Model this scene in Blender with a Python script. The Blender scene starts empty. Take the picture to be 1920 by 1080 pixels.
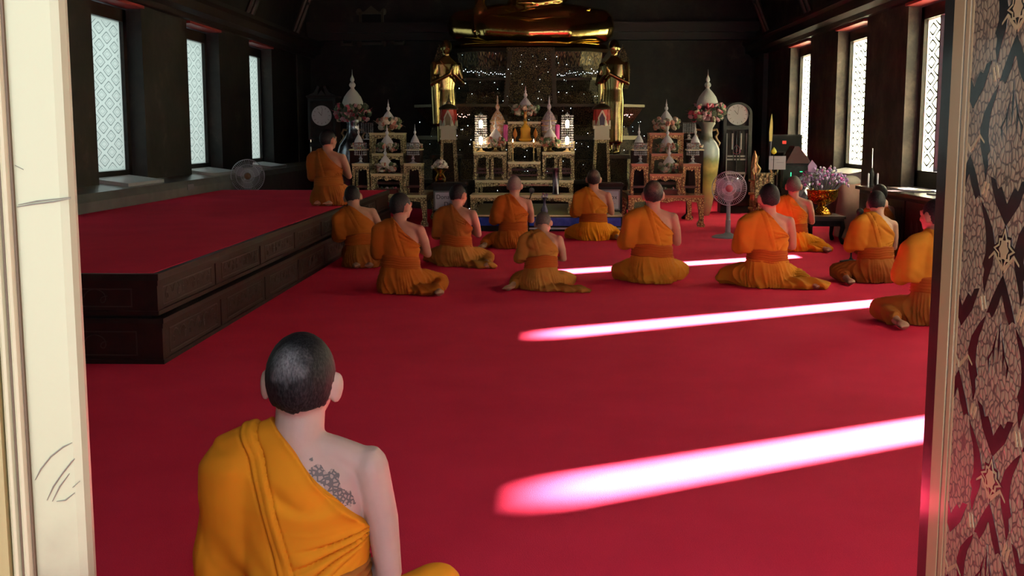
import bpy, bmesh, math, random
import numpy as np
from mathutils import Vector, Matrix, Euler

S = bpy.context.scene
COL = S.collection
PI = math.pi

# ---------------------------------------------------------------- camera
FPX = 2130.0
PITCH, YAW, CAMH = math.radians(7.75), math.radians(1.73), 1.3
cam_data = bpy.data.cameras.new('camera')
cam_data.sensor_width = 36.0
cam_data.lens = 36.0 * FPX / 1920.0
cam_data.clip_end = 200
cam = bpy.data.objects.new('camera', cam_data)
COL.objects.link(cam)
cam.location = (0, 0, CAMH)
cam.rotation_euler = (PI / 2 - PITCH, 0, YAW)
S.camera = cam

# ---------------------------------------------------------------- colour management
S.view_settings.view_transform = 'Standard'
S.view_settings.look = 'None'
S.view_settings.gamma = 1
S.view_settings.exposure = 0.0
S.view_settings.use_curve_mapping = False

# ---------------------------------------------------------------- sky and sun
world = bpy.data.worlds.new('sky')
S.world = world
world.use_nodes = True
wb = world.node_tree.nodes['Background']
wb.inputs['Color'].default_value = (0.80, 0.90, 1.0, 1)
wb.inputs['Strength'].default_value = 3.4

SUN_AZ, SUN_EL = math.radians(30.0), math.radians(26.8)
sun_data = bpy.data.lights.new('sun', 'SUN')
sun_data.energy = 230
sun_data.angle = math.radians(2.2)
sun_data.color = (1.0, 0.97, 0.90)
sun = bpy.data.objects.new('sun', sun_data)
COL.objects.link(sun)
to_sun = Vector((math.cos(SUN_AZ) * math.cos(SUN_EL), math.sin(SUN_AZ) * math.cos(SUN_EL), math.sin(SUN_EL)))
sun.rotation_euler = to_sun.to_track_quat('Z', 'Y').to_euler()
sun.location = to_sun * 30

# ---------------------------------------------------------------- pixel helpers (photo 1920x1080)
_fw = Vector((-math.sin(YAW) * math.cos(PITCH), math.cos(YAW) * math.cos(PITCH), -math.sin(PITCH)))
_rt = Vector((math.cos(YAW), math.sin(YAW), 0))
_up = _rt.cross(_fw)


def ray(px, py):
    return _fw + _rt * ((px - 960) / FPX) + _up * ((540 - py) / FPX)


def at(px, py, Y):
    d = ray(px, py)
    return Vector((0, 0, CAMH)) + d * (Y / d.y)


def ground(px, py, z=0.0):
    d = ray(px, py)
    return Vector((0, 0, CAMH)) + d * ((z - CAMH) / d.z)


# ---------------------------------------------------------------- materials
MATS = {}


def nodes_of(m):
    m.use_nodes = True
    nt = m.node_tree
    return nt, nt.nodes, nt.links, nt.nodes['Principled BSDF']


def mat(name, col, rough=0.6, metal=0.0, spec=0.5, emit=None, es=0.0, noise=None, bump=None, coat=0.0, trans=0.0, alpha=1.0, sheen=0.0):
    """noise=(scale, colour2, detail) mottles the base colour; bump=(scale, strength)"""
    if name in MATS:
        return MATS[name]
    m = bpy.data.materials.new(name)
    nt, N, L, b = nodes_of(m)
    b.inputs['Base Color'].default_value = (*col, 1)
    b.inputs['Roughness'].default_value = rough
    b.inputs['Metallic'].default_value = metal
    b.inputs['Specular IOR Level'].default_value = spec
    b.inputs['Coat Weight'].default_value = coat
    b.inputs['Transmission Weight'].default_value = trans
    b.inputs['Alpha'].default_value = alpha
    b.inputs['Sheen Weight'].default_value = sheen
    if emit:
        b.inputs['Emission Color'].default_value = (*emit, 1)
        b.inputs['Emission Strength'].default_value = es
    tc = N.new('ShaderNodeTexCoord')
    if noise:
        n = N.new('ShaderNodeTexNoise')
        n.inputs['Scale'].default_value = noise[0]
        n.inputs['Detail'].default_value = noise[2] if len(noise) > 2 else 4
        L.new(tc.outputs['Object'], n.inputs['Vector'])
        r = N.new('ShaderNodeValToRGB')
        r.color_ramp.elements[0].position = 0.35
        r.color_ramp.elements[1].position = 0.65
        r.color_ramp.elements[0].color = (*col, 1)
        r.color_ramp.elements[1].color = (*noise[1], 1)
        L.new(n.outputs['Fac'], r.inputs['Fac'])
        L.new(r.outputs['Color'], b.inputs['Base Color'])
    if bump:
        n2 = N.new('ShaderNodeTexNoise')
        n2.inputs['Scale'].default_value = bump[0]
        n2.inputs['Detail'].default_value = 6
        L.new(tc.outputs['Object'], n2.inputs['Vector'])
        bp = N.new('ShaderNodeBump')
        bp.inputs['Strength'].default_value = bump[1]
        bp.inputs['Distance'].default_value = bump[2] if len(bump) > 2 else 0.01
        L.new(n2.outputs['Fac'], bp.inputs['Height'])
        L.new(bp.outputs['Normal'], b.inputs['Normal'])
    MATS[name] = m
    return m


def carved(name, hi, lo, scale=60, rough=0.35, metal=0.8, edge=0.12, bump=0.6, mode='DISTANCE_TO_EDGE', stretch=(1, 1, 1)):
    """relief carving: gilded high parts over a dark ground, from a cell pattern"""
    m = bpy.data.materials.new(name)
    nt, N, L, b = nodes_of(m)
    tc = N.new('ShaderNodeTexCoord')
    mp = N.new('ShaderNodeMapping')
    mp.inputs['Scale'].default_value = stretch
    L.new(tc.outputs['Object'], mp.inputs['Vector'])
    nz = N.new('ShaderNodeTexNoise')
    nz.inputs['Scale'].default_value = scale * 0.5
    L.new(mp.outputs['Vector'], nz.inputs['Vector'])
    mx = N.new('ShaderNodeMixRGB')
    mx.blend_type = 'ADD'
    mx.inputs[0].default_value = 0.6 / scale
    L.new(mp.outputs['Vector'], mx.inputs[1])
    L.new(nz.outputs['Color'], mx.inputs[2])
    v = N.new('ShaderNodeTexVoronoi')
    v.feature = mode
    v.inputs['Scale'].default_value = scale
    L.new(mx.outputs['Color'], v.inputs['Vector'])
    r = N.new('ShaderNodeValToRGB')
    r.color_ramp.elements[0].position = edge * 0.5
    r.color_ramp.elements[1].position = edge
    r.color_ramp.elements[0].color = (*lo, 1)
    r.color_ramp.elements[1].color = (*hi, 1)
    L.new(v.outputs['Distance'], r.inputs['Fac'])
    L.new(r.outputs['Color'], b.inputs['Base Color'])
    b.inputs['Roughness'].default_value = rough
    b.inputs['Metallic'].default_value = metal
    bp = N.new('ShaderNodeBump')
    bp.inputs['Strength'].default_value = bump
    bp.inputs['Distance'].default_value = 0.01
    L.new(v.outputs['Distance'], bp.inputs['Height'])
    L.new(bp.outputs['Normal'], b.inputs['Normal'])
    MATS[name] = m
    return m


# ---------------------------------------------------------------- mesh helpers
def nb():
    return bmesh.new()


def add_mesh(bm, verts, faces, M=None):
    vs = [bm.verts.new(M @ Vector(v) if M else Vector(v)) for v in verts]
    for f in faces:
        try:
            bm.faces.new([vs[i] for i in f])
        except ValueError:
            pass
    return vs


def box(bm, c, s, M=None, taper=1.0):
    x, y, z = s[0] / 2, s[1] / 2, s[2] / 2
    v = []
    for k, t in ((-1, 1.0), (1, taper)):
        for a, b_ in ((-1, -1), (1, -1), (1, 1), (-1, 1)):
            v.append((c[0] + a * x * t, c[1] + b_ * y * t, c[2] + k * z))
    add_mesh(bm, v, [(3, 2, 1, 0), (4, 5, 6, 7), (0, 1, 5, 4), (1, 2, 6, 5), (2, 3, 7, 6), (3, 0, 4, 7)], M)


def bx(bm, x0, x1, y0, y1, z0, z1, M=None):
    box(bm, ((x0 + x1) / 2, (y0 + y1) / 2, (z0 + z1) / 2), (abs(x1 - x0), abs(y1 - y0), abs(z1 - z0)), M)


def lathe(bm, prof, c=(0, 0, 0), seg=24, M=None, sq=None, power=1.0):
    """prof: list of (r, z); power<1 makes superellipse (squarer) sections; sq scales y"""
    rings = []
    verts = []
    for r, z in prof:
        ring = []
        for k in range(seg):
            a = 2 * PI * k / seg
            ca, sa = math.cos(a), math.sin(a)
            if power != 1.0:
                ca = math.copysign(abs(ca) ** power, ca)
                sa = math.copysign(abs(sa) ** power, sa)
            ring.append(len(verts))
            verts.append((c[0] + r * ca, c[1] + r * sa * (sq or 1), c[2] + z))
        rings.append(ring)
    faces = []
    for a, b_ in zip(rings, rings[1:]):
        for k in range(seg):
            k2 = (k + 1) % seg
            faces.append((a[k], a[k2], b_[k2], b_[k]))
    faces.append(tuple(reversed(rings[0])))
    faces.append(tuple(rings[-1]))
    add_mesh(bm, verts, faces, M)


def loft(bm, secs, seg=32, M=None, power=1.0):
    """secs: (cx, cy, z, rx, ry)"""
    rings, verts = [], []
    for cx, cy, z, rx, ry in secs:
        ring = []
        for k in range(seg):
            a = 2 * PI * k / seg
            ca, sa = math.cos(a), math.sin(a)
            if power != 1.0:
                ca = math.copysign(abs(ca) ** power, ca)
                sa = math.copysign(abs(sa) ** power, sa)
            ring.append(len(verts))
            verts.append((cx + rx * ca, cy + ry * sa, z))
        rings.append(ring)
    faces = []
    for a, b_ in zip(rings, rings[1:]):
        for k in range(seg):
            k2 = (k + 1) % seg
            faces.append((a[k], a[k2], b_[k2], b_[k]))
    faces.append(tuple(reversed(rings[0])))
    faces.append(tuple(rings[-1]))
    add_mesh(bm, verts, faces, M)


def ell(bm, c, r, M=None, seg=20, rot=None):
    n = seg // 2
    verts, faces = [], []
    R = Euler(rot).to_matrix() if rot else None
    for i in range(1, n):
        th = PI * i / n
        for k in range(seg):
            a = 2 * PI * k / seg
            v = Vector((r[0] * math.sin(th) * math.cos(a), r[1] * math.sin(th) * math.sin(a), r[2] * math.cos(th)))
            if R:
                v = R @ v
            verts.append(v + Vector(c))
    t = Vector((0, 0, r[2]))
    if R:
        t = R @ t
    verts.append(Vector(c) + t)
    verts.append(Vector(c) - t)
    T, B = len(verts) - 2, len(verts) - 1
    for i in range(n - 2):
        for k in range(seg):
            k2 = (k + 1) % seg
            faces.append((i * seg + k2, i * seg + k, (i + 1) * seg + k, (i + 1) * seg + k2))
    for k in range(seg):
        k2 = (k + 1) % seg
        faces.append((T, k, k2))
        faces.append((B, (n - 2) * seg + k2, (n - 2) * seg + k))
    add_mesh(bm, verts, faces, M)


def tube(bm, pts, r, seg=12, M=None, caps=True, round_ends=False):
    """tube through points; r number or list"""
    pts = [Vector(p) for p in pts]
    rs = r if isinstance(r, (list, tuple)) else [r] * len(pts)
    verts, rings, faces = [], [], []
    prev = None
    for i, p in enumerate(pts):
        if i == 0:
            t = (pts[1] - p)
        elif i == len(pts) - 1:
            t = (p - pts[i - 1])
        else:
            t = (pts[i + 1] - p).normalized() + (p - pts[i - 1]).normalized()
        t.normalize()
        if prev is None:
            u = t.orthogonal().normalized()
        else:
            u = prev - t * prev.dot(t)
            if u.length < 1e-5:
                u = t.orthogonal()
            u.normalize()
        prev = u
        w = t.cross(u)
        ring = []
        for k in range(seg):
            a = 2 * PI * k / seg
            ring.append(len(verts))
            verts.append(p + (u * math.cos(a) + w * math.sin(a)) * rs[i])
        rings.append(ring)
    for a, b_ in zip(rings, rings[1:]):
        for k in range(seg):
            k2 = (k + 1) % seg
            faces.append((a[k], a[k2], b_[k2], b_[k]))
    if caps:
        faces.append(tuple(reversed(rings[0])))
        faces.append(tuple(rings[-1]))
    add_mesh(bm, verts, faces, M)
    if round_ends:
        ell(bm, pts[0], (rs[0],) * 3, M, 12)
        ell(bm, pts[-1], (rs[-1],) * 3, M, 12)


def prism(bm, pts, axis, a, b_, M=None):
    """extrude 2D outline pts; axis 'y': pts are (x,z) from y=a to b_; 'x': (y,z); 'z': (x,y)"""
    def mk(p, t):
        return {'y': (p[0], t, p[1]), 'x': (t, p[0], p[1]), 'z': (p[0], p[1], t)}[axis]
    n = len(pts)
    vs = [mk(p, a) for p in pts] + [mk(p, b_) for p in pts]
    faces = [tuple(range(n)), tuple(reversed(range(n, 2 * n)))]
    for k in range(n):
        k2 = (k + 1) % n
        faces.append((k, k2, n + k2, n + k))
    add_mesh(bm, vs, faces, M)


def finish(bm, name, m, smooth=False, angle=None):
    bmesh.ops.recalc_face_normals(bm, faces=bm.faces)
    me = bpy.data.meshes.new(name)
    bm.to_mesh(me)
    bm.free()
    if m:
        me.materials.append(m)
    if smooth:
        me.shade_smooth()
        if angle is not None:
            me.set_sharp_from_angle(angle=math.radians(angle))
    return me


def obj(name, bm, m, parent=None, smooth=False, angle=40, loc=None):
    me = bm if isinstance(bm, bpy.types.Mesh) else finish(bm, name, m, smooth, angle if smooth else None)
    o = bpy.data.objects.new(name, me)
    COL.objects.link(o)
    if parent is not None:
        o.parent = parent
    if loc is not None:
        o.location = loc
    return o


def tag(o, label=None, cat=None, group=None, kind=None):
    if label:
        o['label'] = label
    if cat:
        o['category'] = cat
    if group:
        o['group'] = group
    if kind:
        o['kind'] = kind
    return o


def thing(name, label, cat, loc=(0, 0, 0), rz=0.0, group=None, sc=1.0):
    o = bpy.data.objects.new(name, None)
    o.empty_display_size = 0.1
    COL.objects.link(o)
    o.location = loc
    o.rotation_euler = (0, 0, rz)
    o.scale = (sc, sc, sc)
    return tag(o, label, cat, group)


def struct(name, bm, m, smooth=False, label=None):
    o = obj(name, bm, m, None, smooth)
    o['kind'] = 'structure'
    if label:
        o['label'] = label
    return o


CHILDREN = {}


def copy_tree(o, parent=None):
    c = o.copy()
    COL.objects.link(c)
    if parent is not None:
        c.parent = parent
    for ch in [x for x in bpy.data.objects if x.parent == o]:
        copy_tree(ch, c)
    return c


def remeshed(bm, voxel, smooth_it=6, factor=0.5):
    """one continuous skin over overlapping closed shapes"""
    bmesh.ops.recalc_face_normals(bm, faces=bm.faces)
    me = bpy.data.meshes.new('tmp')
    bm.to_mesh(me)
    bm.free()
    o = bpy.data.objects.new('tmp', me)
    COL.objects.link(o)
    r = o.modifiers.new('r', 'REMESH')
    r.mode = 'VOXEL'
    r.voxel_size = voxel
    r.adaptivity = 0
    if smooth_it:
        s = o.modifiers.new('s', 'SMOOTH')
        s.factor = factor
        s.iterations = smooth_it
    dg = bpy.context.evaluated_depsgraph_get()
    dg.update()
    out = bpy.data.meshes.new_from_object(o.evaluated_get(dg))
    bpy.data.objects.remove(o)
    bpy.data.meshes.remove(me)
    return out


def co_get(me):
    n = len(me.vertices)
    a = np.empty(n * 3, dtype=np.float32)
    me.vertices.foreach_get('co', a)
    return a.reshape(n, 3).astype(np.float64)


def no_get(me):
    n = len(me.vertices)
    a = np.empty(n * 3, dtype=np.float32)
    me.vertex_normals.foreach_get('vector', a)
    return a.reshape(n, 3).astype(np.float64)


def co_set(me, a):
    me.vertices.foreach_set('co', a.astype(np.float32).ravel())
    me.update()
# ================================================================ room shell
def math_node(N, L, op, a, b_=None, clamp=False):
    n = N.new('ShaderNodeMath')
    n.operation = op
    n.use_clamp = clamp
    for i, v in enumerate((a, b_)):
        if v is None:
            continue
        if isinstance(v, (int, float)):
            n.inputs[i].default_value = v
        else:
            L.new(v, n.inputs[i])
    return n.outputs[0]


def carpet_mat():
    m = bpy.data.materials.new('red_carpet')
    nt, N, L, b = nodes_of(m)
    tc = N.new('ShaderNodeTexCoord')
    n = N.new('ShaderNodeTexNoise')
    n.inputs['Scale'].default_value = 260
    n.inputs['Detail'].default_value = 3
    L.new(tc.outputs['Object'], n.inputs['Vector'])
    n2 = N.new('ShaderNodeTexNoise')
    n2.inputs['Scale'].default_value = 2.2
    n2.inputs['Detail'].default_value = 6
    L.new(tc.outputs['Object'], n2.inputs['Vector'])
    mx = math_node(N, L, 'ADD', math_node(N, L, 'MULTIPLY', n.outputs['Fac'], 0.6), math_node(N, L, 'MULTIPLY', n2.outputs['Fac'], 0.4))
    r = N.new('ShaderNodeValToRGB')
    r.color_ramp.elements[0].position = 0.3
    r.color_ramp.elements[1].position = 0.7
    r.color_ramp.elements[0].color = (0.64, 0.021, 0.066, 1)
    r.color_ramp.elements[1].color = (0.84, 0.035, 0.098, 1)
    L.new(mx, r.inputs['Fac'])
    L.new(r.outputs['Color'], b.inputs['Base Color'])
    b.inputs['Roughness'].default_value = 0.95
    b.inputs['Specular IOR Level'].default_value = 0.1
    b.inputs['Sheen Weight'].default_value = 0.0
    b.inputs['Sheen Roughness'].default_value = 0.5
    bp = N.new('ShaderNodeBump')
    bp.inputs['Strength'].default_value = 0.5
    bp.inputs['Distance'].default_value = 0.004
    L.new(n.outputs['Fac'], bp.inputs['Height'])
    L.new(bp.outputs['Normal'], b.inputs['Normal'])
    MATS['carpet'] = m
    return m


CARPET = carpet_mat()


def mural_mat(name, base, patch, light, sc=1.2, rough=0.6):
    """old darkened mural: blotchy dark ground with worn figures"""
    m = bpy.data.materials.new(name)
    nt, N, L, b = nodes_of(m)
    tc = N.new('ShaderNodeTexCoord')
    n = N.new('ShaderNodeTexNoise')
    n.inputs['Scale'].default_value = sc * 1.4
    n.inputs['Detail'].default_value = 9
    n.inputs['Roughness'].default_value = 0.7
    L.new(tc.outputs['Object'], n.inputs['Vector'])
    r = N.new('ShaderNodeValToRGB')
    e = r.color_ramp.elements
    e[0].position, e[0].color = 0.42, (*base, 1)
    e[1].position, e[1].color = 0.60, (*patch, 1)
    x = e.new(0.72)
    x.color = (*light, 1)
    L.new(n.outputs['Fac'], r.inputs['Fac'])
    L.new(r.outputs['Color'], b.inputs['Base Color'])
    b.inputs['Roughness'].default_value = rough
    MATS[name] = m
    return m


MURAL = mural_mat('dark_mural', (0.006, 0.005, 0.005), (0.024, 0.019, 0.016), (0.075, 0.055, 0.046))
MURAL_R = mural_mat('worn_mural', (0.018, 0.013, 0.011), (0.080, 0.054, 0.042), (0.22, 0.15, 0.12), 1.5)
DARKWOOD = mat('black_lacquer_wood', (0.008, 0.006, 0.006), rough=0.4, spec=0.25, noise=(12, (0.020, 0.012, 0.010)))
BLACK = mat('matt_black', (0.006, 0.006, 0.007), rough=0.7)
REDWOOD = mat('dark_red_wood', (0.016, 0.005, 0.005), rough=0.5, spec=0.2, noise=(14, (0.026, 0.007, 0.006)), bump=(60, 0.3, 0.003))
LINTEL = mat('red_painted_lintel', (0.28, 0.03, 0.03), rough=0.5)
PLASTER = mat('grey_plaster', (0.12, 0.12, 0.125), rough=0.3, noise=(5, (0.17, 0.17, 0.17), 8))
SILL = mat('pale_sill', (0.55, 0.55, 0.58), rough=0.35)
GOLD = mat('polished_gold', (0.70, 0.50, 0.17), rough=0.16, metal=1.0, bump=(9, 0.12, 0.02))
GILT = mat('gilt_wood', (0.75, 0.56, 0.26), rough=0.38, metal=0.7, bump=(80, 0.4, 0.004))

XL, XR = -4.93, 4.30
WIN_Y = [-3.3 + 3.3 * k for k in range(1, 8)]      # 0 .. 19.8
YB = 24.0
Z0, Z1 = 0.86, 2.63                                # glass
HALF = 0.64
CEIL = 6.2

bm = nb()
bx(bm, -6.5, 6.5, -1.2, YB + .5, -0.12, 0)
struct('floor', bm, CARPET)
bm = nb()
bx(bm, -9, 8.5, -12, -1.2, -0.32, -0.20)
o = struct('floor_porch', bm, mat('pale_stone_paving', (0.55, 0.52, 0.47), rough=0.8, noise=(3, (0.48, 0.45, 0.40))))
bm = nb()
bx(bm, 8.5, 8.9, -14, 1.0, -.3, 9.5)  # unseen wall added to keep the sun off the porch
struct('wall_sun_blocker', bm, mat('sun_blocker_plaster', (0.45, 0.43, 0.38), rough=0.8))
bm = nb()
bx(bm, -7.0, 7.0, 1.2, YB + .6, CEIL, CEIL + .25)
struct('ceiling', bm, mat('dark_red_ceiling', (0.03, 0.008, 0.007), rough=0.8))
bm = nb()
bx(bm, -7, 7, YB, YB + .5, 0, CEIL)
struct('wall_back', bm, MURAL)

# end columns against the back wall
for px, nm in ((551, 'left'), (1438, 'right')):
    p = at(px, 300, YB - 1.2)
    bm = nb()
    bx(bm, p.x - .16, p.x + .16, YB - 1.4, YB - .9, 0, 3.15)
    bx(bm, p.x - .21, p.x + .21, YB - 1.45, YB - .85, 3.15, 3.3)
    bx(bm, p.x - .21, p.x + .21, YB - 1.45, YB - .85, 0, .25)
    struct('trim_column_' + nm, bm, mat('grey_column', (0.05, 0.05, 0.047), rough=0.6))
bm = nb()
bx(bm, XL, XR, YB - .35, YB + .02, 3.35, 3.55)
bx(bm, XL, XR, YB - .22, YB + .02, 3.20, 3.35)
struct('trim_back_cornice', bm, mat('cornice_wood', (0.022, 0.015, 0.013), rough=0.5))


def side_wall(name, X, out, m):
    """wall with window openings; out=-1 left, +1 right; thick masonry"""
    T = 0.45
    a, b_ = (X, X + out * T)
    bm = nb()
    zb, zt = Z0 - .24, Z1 + .17
    bx(bm, a, b_, -3.2 + 4.4, YB + .5, 0, zb)
    bx(bm, a, b_, 1.2, YB + .5, zt, CEIL)
    ys = [w for w in WIN_Y if w > 2.5]
    edges = [1.2]
    for w in ys:
        edges += [w - HALF - .13, w + HALF + .13]
    edges += [YB + .5]
    for k in range(0, len(edges), 2):
        bx(bm, a, b_, edges[k], edges[k + 1], zb, zt)
    return struct(name, bm, m)


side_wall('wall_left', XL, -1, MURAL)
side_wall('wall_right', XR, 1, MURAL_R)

# entrance wall with the doorway we look through
bm = nb()
DX0, DX1, DZ = -0.529, 0.72, 2.75
for (a, b_) in ((-7, DX0 - .45), (DX1 + .2, 2.5), (4.1, 7)):
    bx(bm, a, b_, 1.0, 1.25, -.1, CEIL)
for (a, b_) in ((2.5, 4.1),):      # unseen side opening, added to let more sky light in
    bx(bm, a, b_, 1.0, 1.25, DZ, CEIL)
bx(bm, DX0 - .45, DX1 + .2, 1.0, 1.25, DZ, CEIL)
struct('wall_front', bm, mat('cream_wall', (0.62, 0.60, 0.50), rough=0.7, noise=(4, (0.55, 0.52, 0.43))))

# cornices running above the windows
for nm, X, s in (('left', XL, 1), ('right', XR, -1)):
    bm = nb()
    prism(bm, [(X - s * .05, 2.84), (X + s * .08, 2.84), (X + s * .12, 2.90), (X + s * .22, 2.94), (X + s * .22, 3.06), (X + s * .28, 3.10), (X + s * .28, 3.16), (X - s * .05, 3.16)], 'y', 1.3, YB)
    struct('trim_cornice_' + nm, bm, MATS['cornice_wood'])
    # slanting roof struts above the cornice
    for k, y in enumerate([w + 1.65 for w in WIN_Y if w > 2.5]):
        bm = nb()
        for q in (-.14, .14):
            tube(bm, [(X + s * .25, y + q, 3.16), (X + s * 1.15, y + q, 5.3)], .045, 8)
        for t_ in (.25, .6):
            tube(bm, [(X + s * (.25 + .9 * t_), y - .14, 3.16 + 2.14 * t_), (X + s * (.25 + .9 * t_), y + .14, 3.16 + 2.14 * t_)], .03, 6)
        struct('trim_bracket_%s_%d' % (nm, k + 1), bm, MATS['cornice_wood'])


def glass_pattern(name, tint, sun_through, line, gain=1.0):
    lw = .055 * gain
    """frosted pane with a lozenge lattice drawn on it; daylight comes through from outside"""
    m = bpy.data.materials.new(name)
    m.use_nodes = True
    nt = m.node_tree
    N, L = nt.nodes, nt.links
    N.clear()
    out = N.new('ShaderNodeOutputMaterial')
    tc = N.new('ShaderNodeTexCoord')
    sep = N.new('ShaderNodeSeparateXYZ')
    L.new(tc.outputs['Object'], sep.inputs[0])
    M = lambda op, a, b_=None, c=False: math_node(N, L, op, a, b_, c)
    PH, PW = 0.19, 0.46
    cells = []
    for off in (0.0, 0.5):
        u = M('ABSOLUTE', M('SUBTRACT', M('FRACT', M('ADD', M('DIVIDE', sep.outputs['Y'], PW), off + 10)), 0.5))
        v = M('ABSOLUTE', M('SUBTRACT', M('FRACT', M('ADD', M('DIVIDE', sep.outputs['Z'], PH), off + 10)), 0.5))
        # ogee lozenge distance: pinched top and bottom
        d = M('ADD', M('MULTIPLY', M('POWER', M('MULTIPLY', u, 2.0), 1.25), 1.25), M('POWER', M('MULTIPLY', v, 2.0), 0.9))
        ring = M('LESS_THAN', M('ABSOLUTE', M('SUBTRACT', d, 0.72)), lw)
        ring2 = M('MULTIPLY', M('LESS_THAN', M('ABSOLUTE', M('SUBTRACT', d, 0.38)), 0.05), 0.35)
        cells.append(M('MAXIMUM', ring, ring2))
    patt = M('MAXIMUM', cells[0], cells[1])
    # plain border
    by = M('GREATER_THAN', M('ABSOLUTE', sep.outputs['Y']), HALF - 0.06)
    bz = M('GREATER_THAN', M('ABSOLUTE', sep.outputs['Z']), (Z1 - Z0) / 2 - 0.03)
    border = M('MAXIMUM', by, bz)
    patt = M('MULTIPLY', patt, M('SUBTRACT', 1.0, border))
    mx = N.new('ShaderNodeMixRGB')
    mx.inputs[1].default_value = (*tint, 1)
    mx.inputs[2].default_value = (*line, 1)
    L.new(patt, mx.inputs[0])
    tr = N.new('ShaderNodeBsdfTranslucent')
    L.new(mx.outputs[0], tr.inputs['Color'])
    tp = N.new('ShaderNodeBsdfTransparent')
    ms = N.new('ShaderNodeMixShader')
    ms.inputs[0].default_value = sun_through
    L.new(tr.outputs[0], ms.inputs[1])
    L.new(tp.outputs[0], ms.inputs[2])
    L.new(ms.outputs[0], out.inputs['Surface'])
    MATS[name] = m
    return m


PANE_L = glass_pattern('frosted_pane_cool', (0.52, 0.55, 0.50), 0.0, (0.24, 0.27, 0.25))
PANE_R = glass_pattern('frosted_pane_warm', (0.55, 0.55, 0.44), 0.0, (0.0015, 0.0015, 0.0005), 2.2)

wn = 0
for X, out, pane in ((XL, -1, PANE_L), (XR, 1, PANE_R)):
    for w in [y for y in WIN_Y if y > 2.5]:
        wn += 1
        xp = X + out * (.23 if out < 0 else .20)
        open_ = (out > 0 and w < 14)
        # frame ring with dark posts
        bm = nb()
        f = .11
        for (a, b_, c, d) in ((w - HALF - f, w - HALF, Z0 - .2, Z1 + .15), (w + HALF, w + HALF + f, Z0 - .2, Z1 + .15)):
            bx(bm, xp - .05, xp + .05, a, b_, c, d)
        bx(bm, xp - .05, xp + .05, w - HALF - f, w + HALF + f, Z1, Z1 + .15)
        bx(bm, xp - .05, xp + .05, w - HALF - f, w + HALF + f, Z0 - .2, Z0)
        if open_:
            for q in (-.165, .165):
                bx(bm, xp - .02, xp + .02, w + q - .015, w + q + .015, Z0, Z1)
        fr = struct('window_%d' % wn, bm, DARKWOOD)
        # pane(s)
        if open_:
            spans = [(w - HALF, w - .18), (w + .18, w + HALF)]
        else:
            spans = [(w - HALF, w + HALF)]
        for (a, b_) in spans:
            bm = nb()
            bx(bm, -.004, .004, a - w, b_ - w, Z0 - (Z0 + Z1) / 2, Z1 - (Z0 + Z1) / 2)
            p = obj('pane', bm, pane, fr)
            p.location = (xp, w, (Z0 + Z1) / 2)
        # red lintel board and sill inside the opening
        bm = nb()
        bx(bm, X - out * .05, X + out * .17, w - HALF - .12, w + HALF + .12, Z1 + .165, Z1 + .20)
        obj('lintel_board', bm, LINTEL, fr)
        if out < 0 or w > 15:
            bm = nb()
            e = X - out * (.26 if out < 0 else .12)
            prism(bm, [(xp - out * .06, .60), (xp - out * .06, .80), (e, .745), (e, .60)], 'y', w - .60, w + .60)
            obj('sill', bm, SILL, fr)

# low plastered ledge under the left windows, and the sills
bm = nb()
prism(bm, [(XL - .02, 0), (-4.55, 0), (-4.55, .62), (-4.60, .70), (XL - .02, .74)], 'y', 1.3, YB)
struct('trim_ledge_left', bm, PLASTER)
p = at(310, 353, 14.4)
bm = nb()
bx(bm, -4.548, -4.54, 14.3, 14.55, .59, .66)
tag(obj('wall_notice', bm, mat('grey_paper', (.22, .22, .26), rough=.6)), 'small grey notice stuck on the plaster ledge under the left windows', 'notice')

# framed pictures high on the back wall
for k, (x0, x1, y0, y1, lab) in enumerate(((638, 664, 50, 86, 'small dark picture in a thin frame, left of the tall framed one'), (673, 720, 22, 84, 'tall dark picture in an ornate frame on the back wall'),
                                            (734, 760, 50, 84, 'small dark framed picture between the tall one and the golden statue'))):
    a, b_ = at(x0, y0, YB - .06), at(x1, y1, YB - .06)
    t = thing('framed_picture', lab, 'picture', ((a.x + b_.x) / 2, YB - .03, b_.z), group='framed pictures on the back wall')
    w, h = b_.x - a.x, a.z - b_.z
    bm = nb()
    for q in ((-w / 2, -w / 2 + .05, 0, h), (w / 2 - .05, w / 2, 0, h), (-w / 2, w / 2, 0, .05), (-w / 2, w / 2, h - .05, h)):
        bx(bm, q[0], q[1], -.05, .02, q[2], q[3])
    if k == 1:
        for s in (-1, 1):
            for zz in (.02, h):
                ell(bm, (s * w / 2, -.02, zz), (.06, .03, .07))
        prism(bm, [(-.15, h), (.15, h), (0, h + .12)], 'y', -.04, .0)
    obj('frame', bm, mat('dull_gilt', (.09, .085, .06), rough=.4, metal=.3), t)
    bm = nb()
    bx(bm, -w / 2 + .05, w / 2 - .05, -.01, .0, .05, h - .05)
    obj('canvas', bm, BLACK, t)

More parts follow.
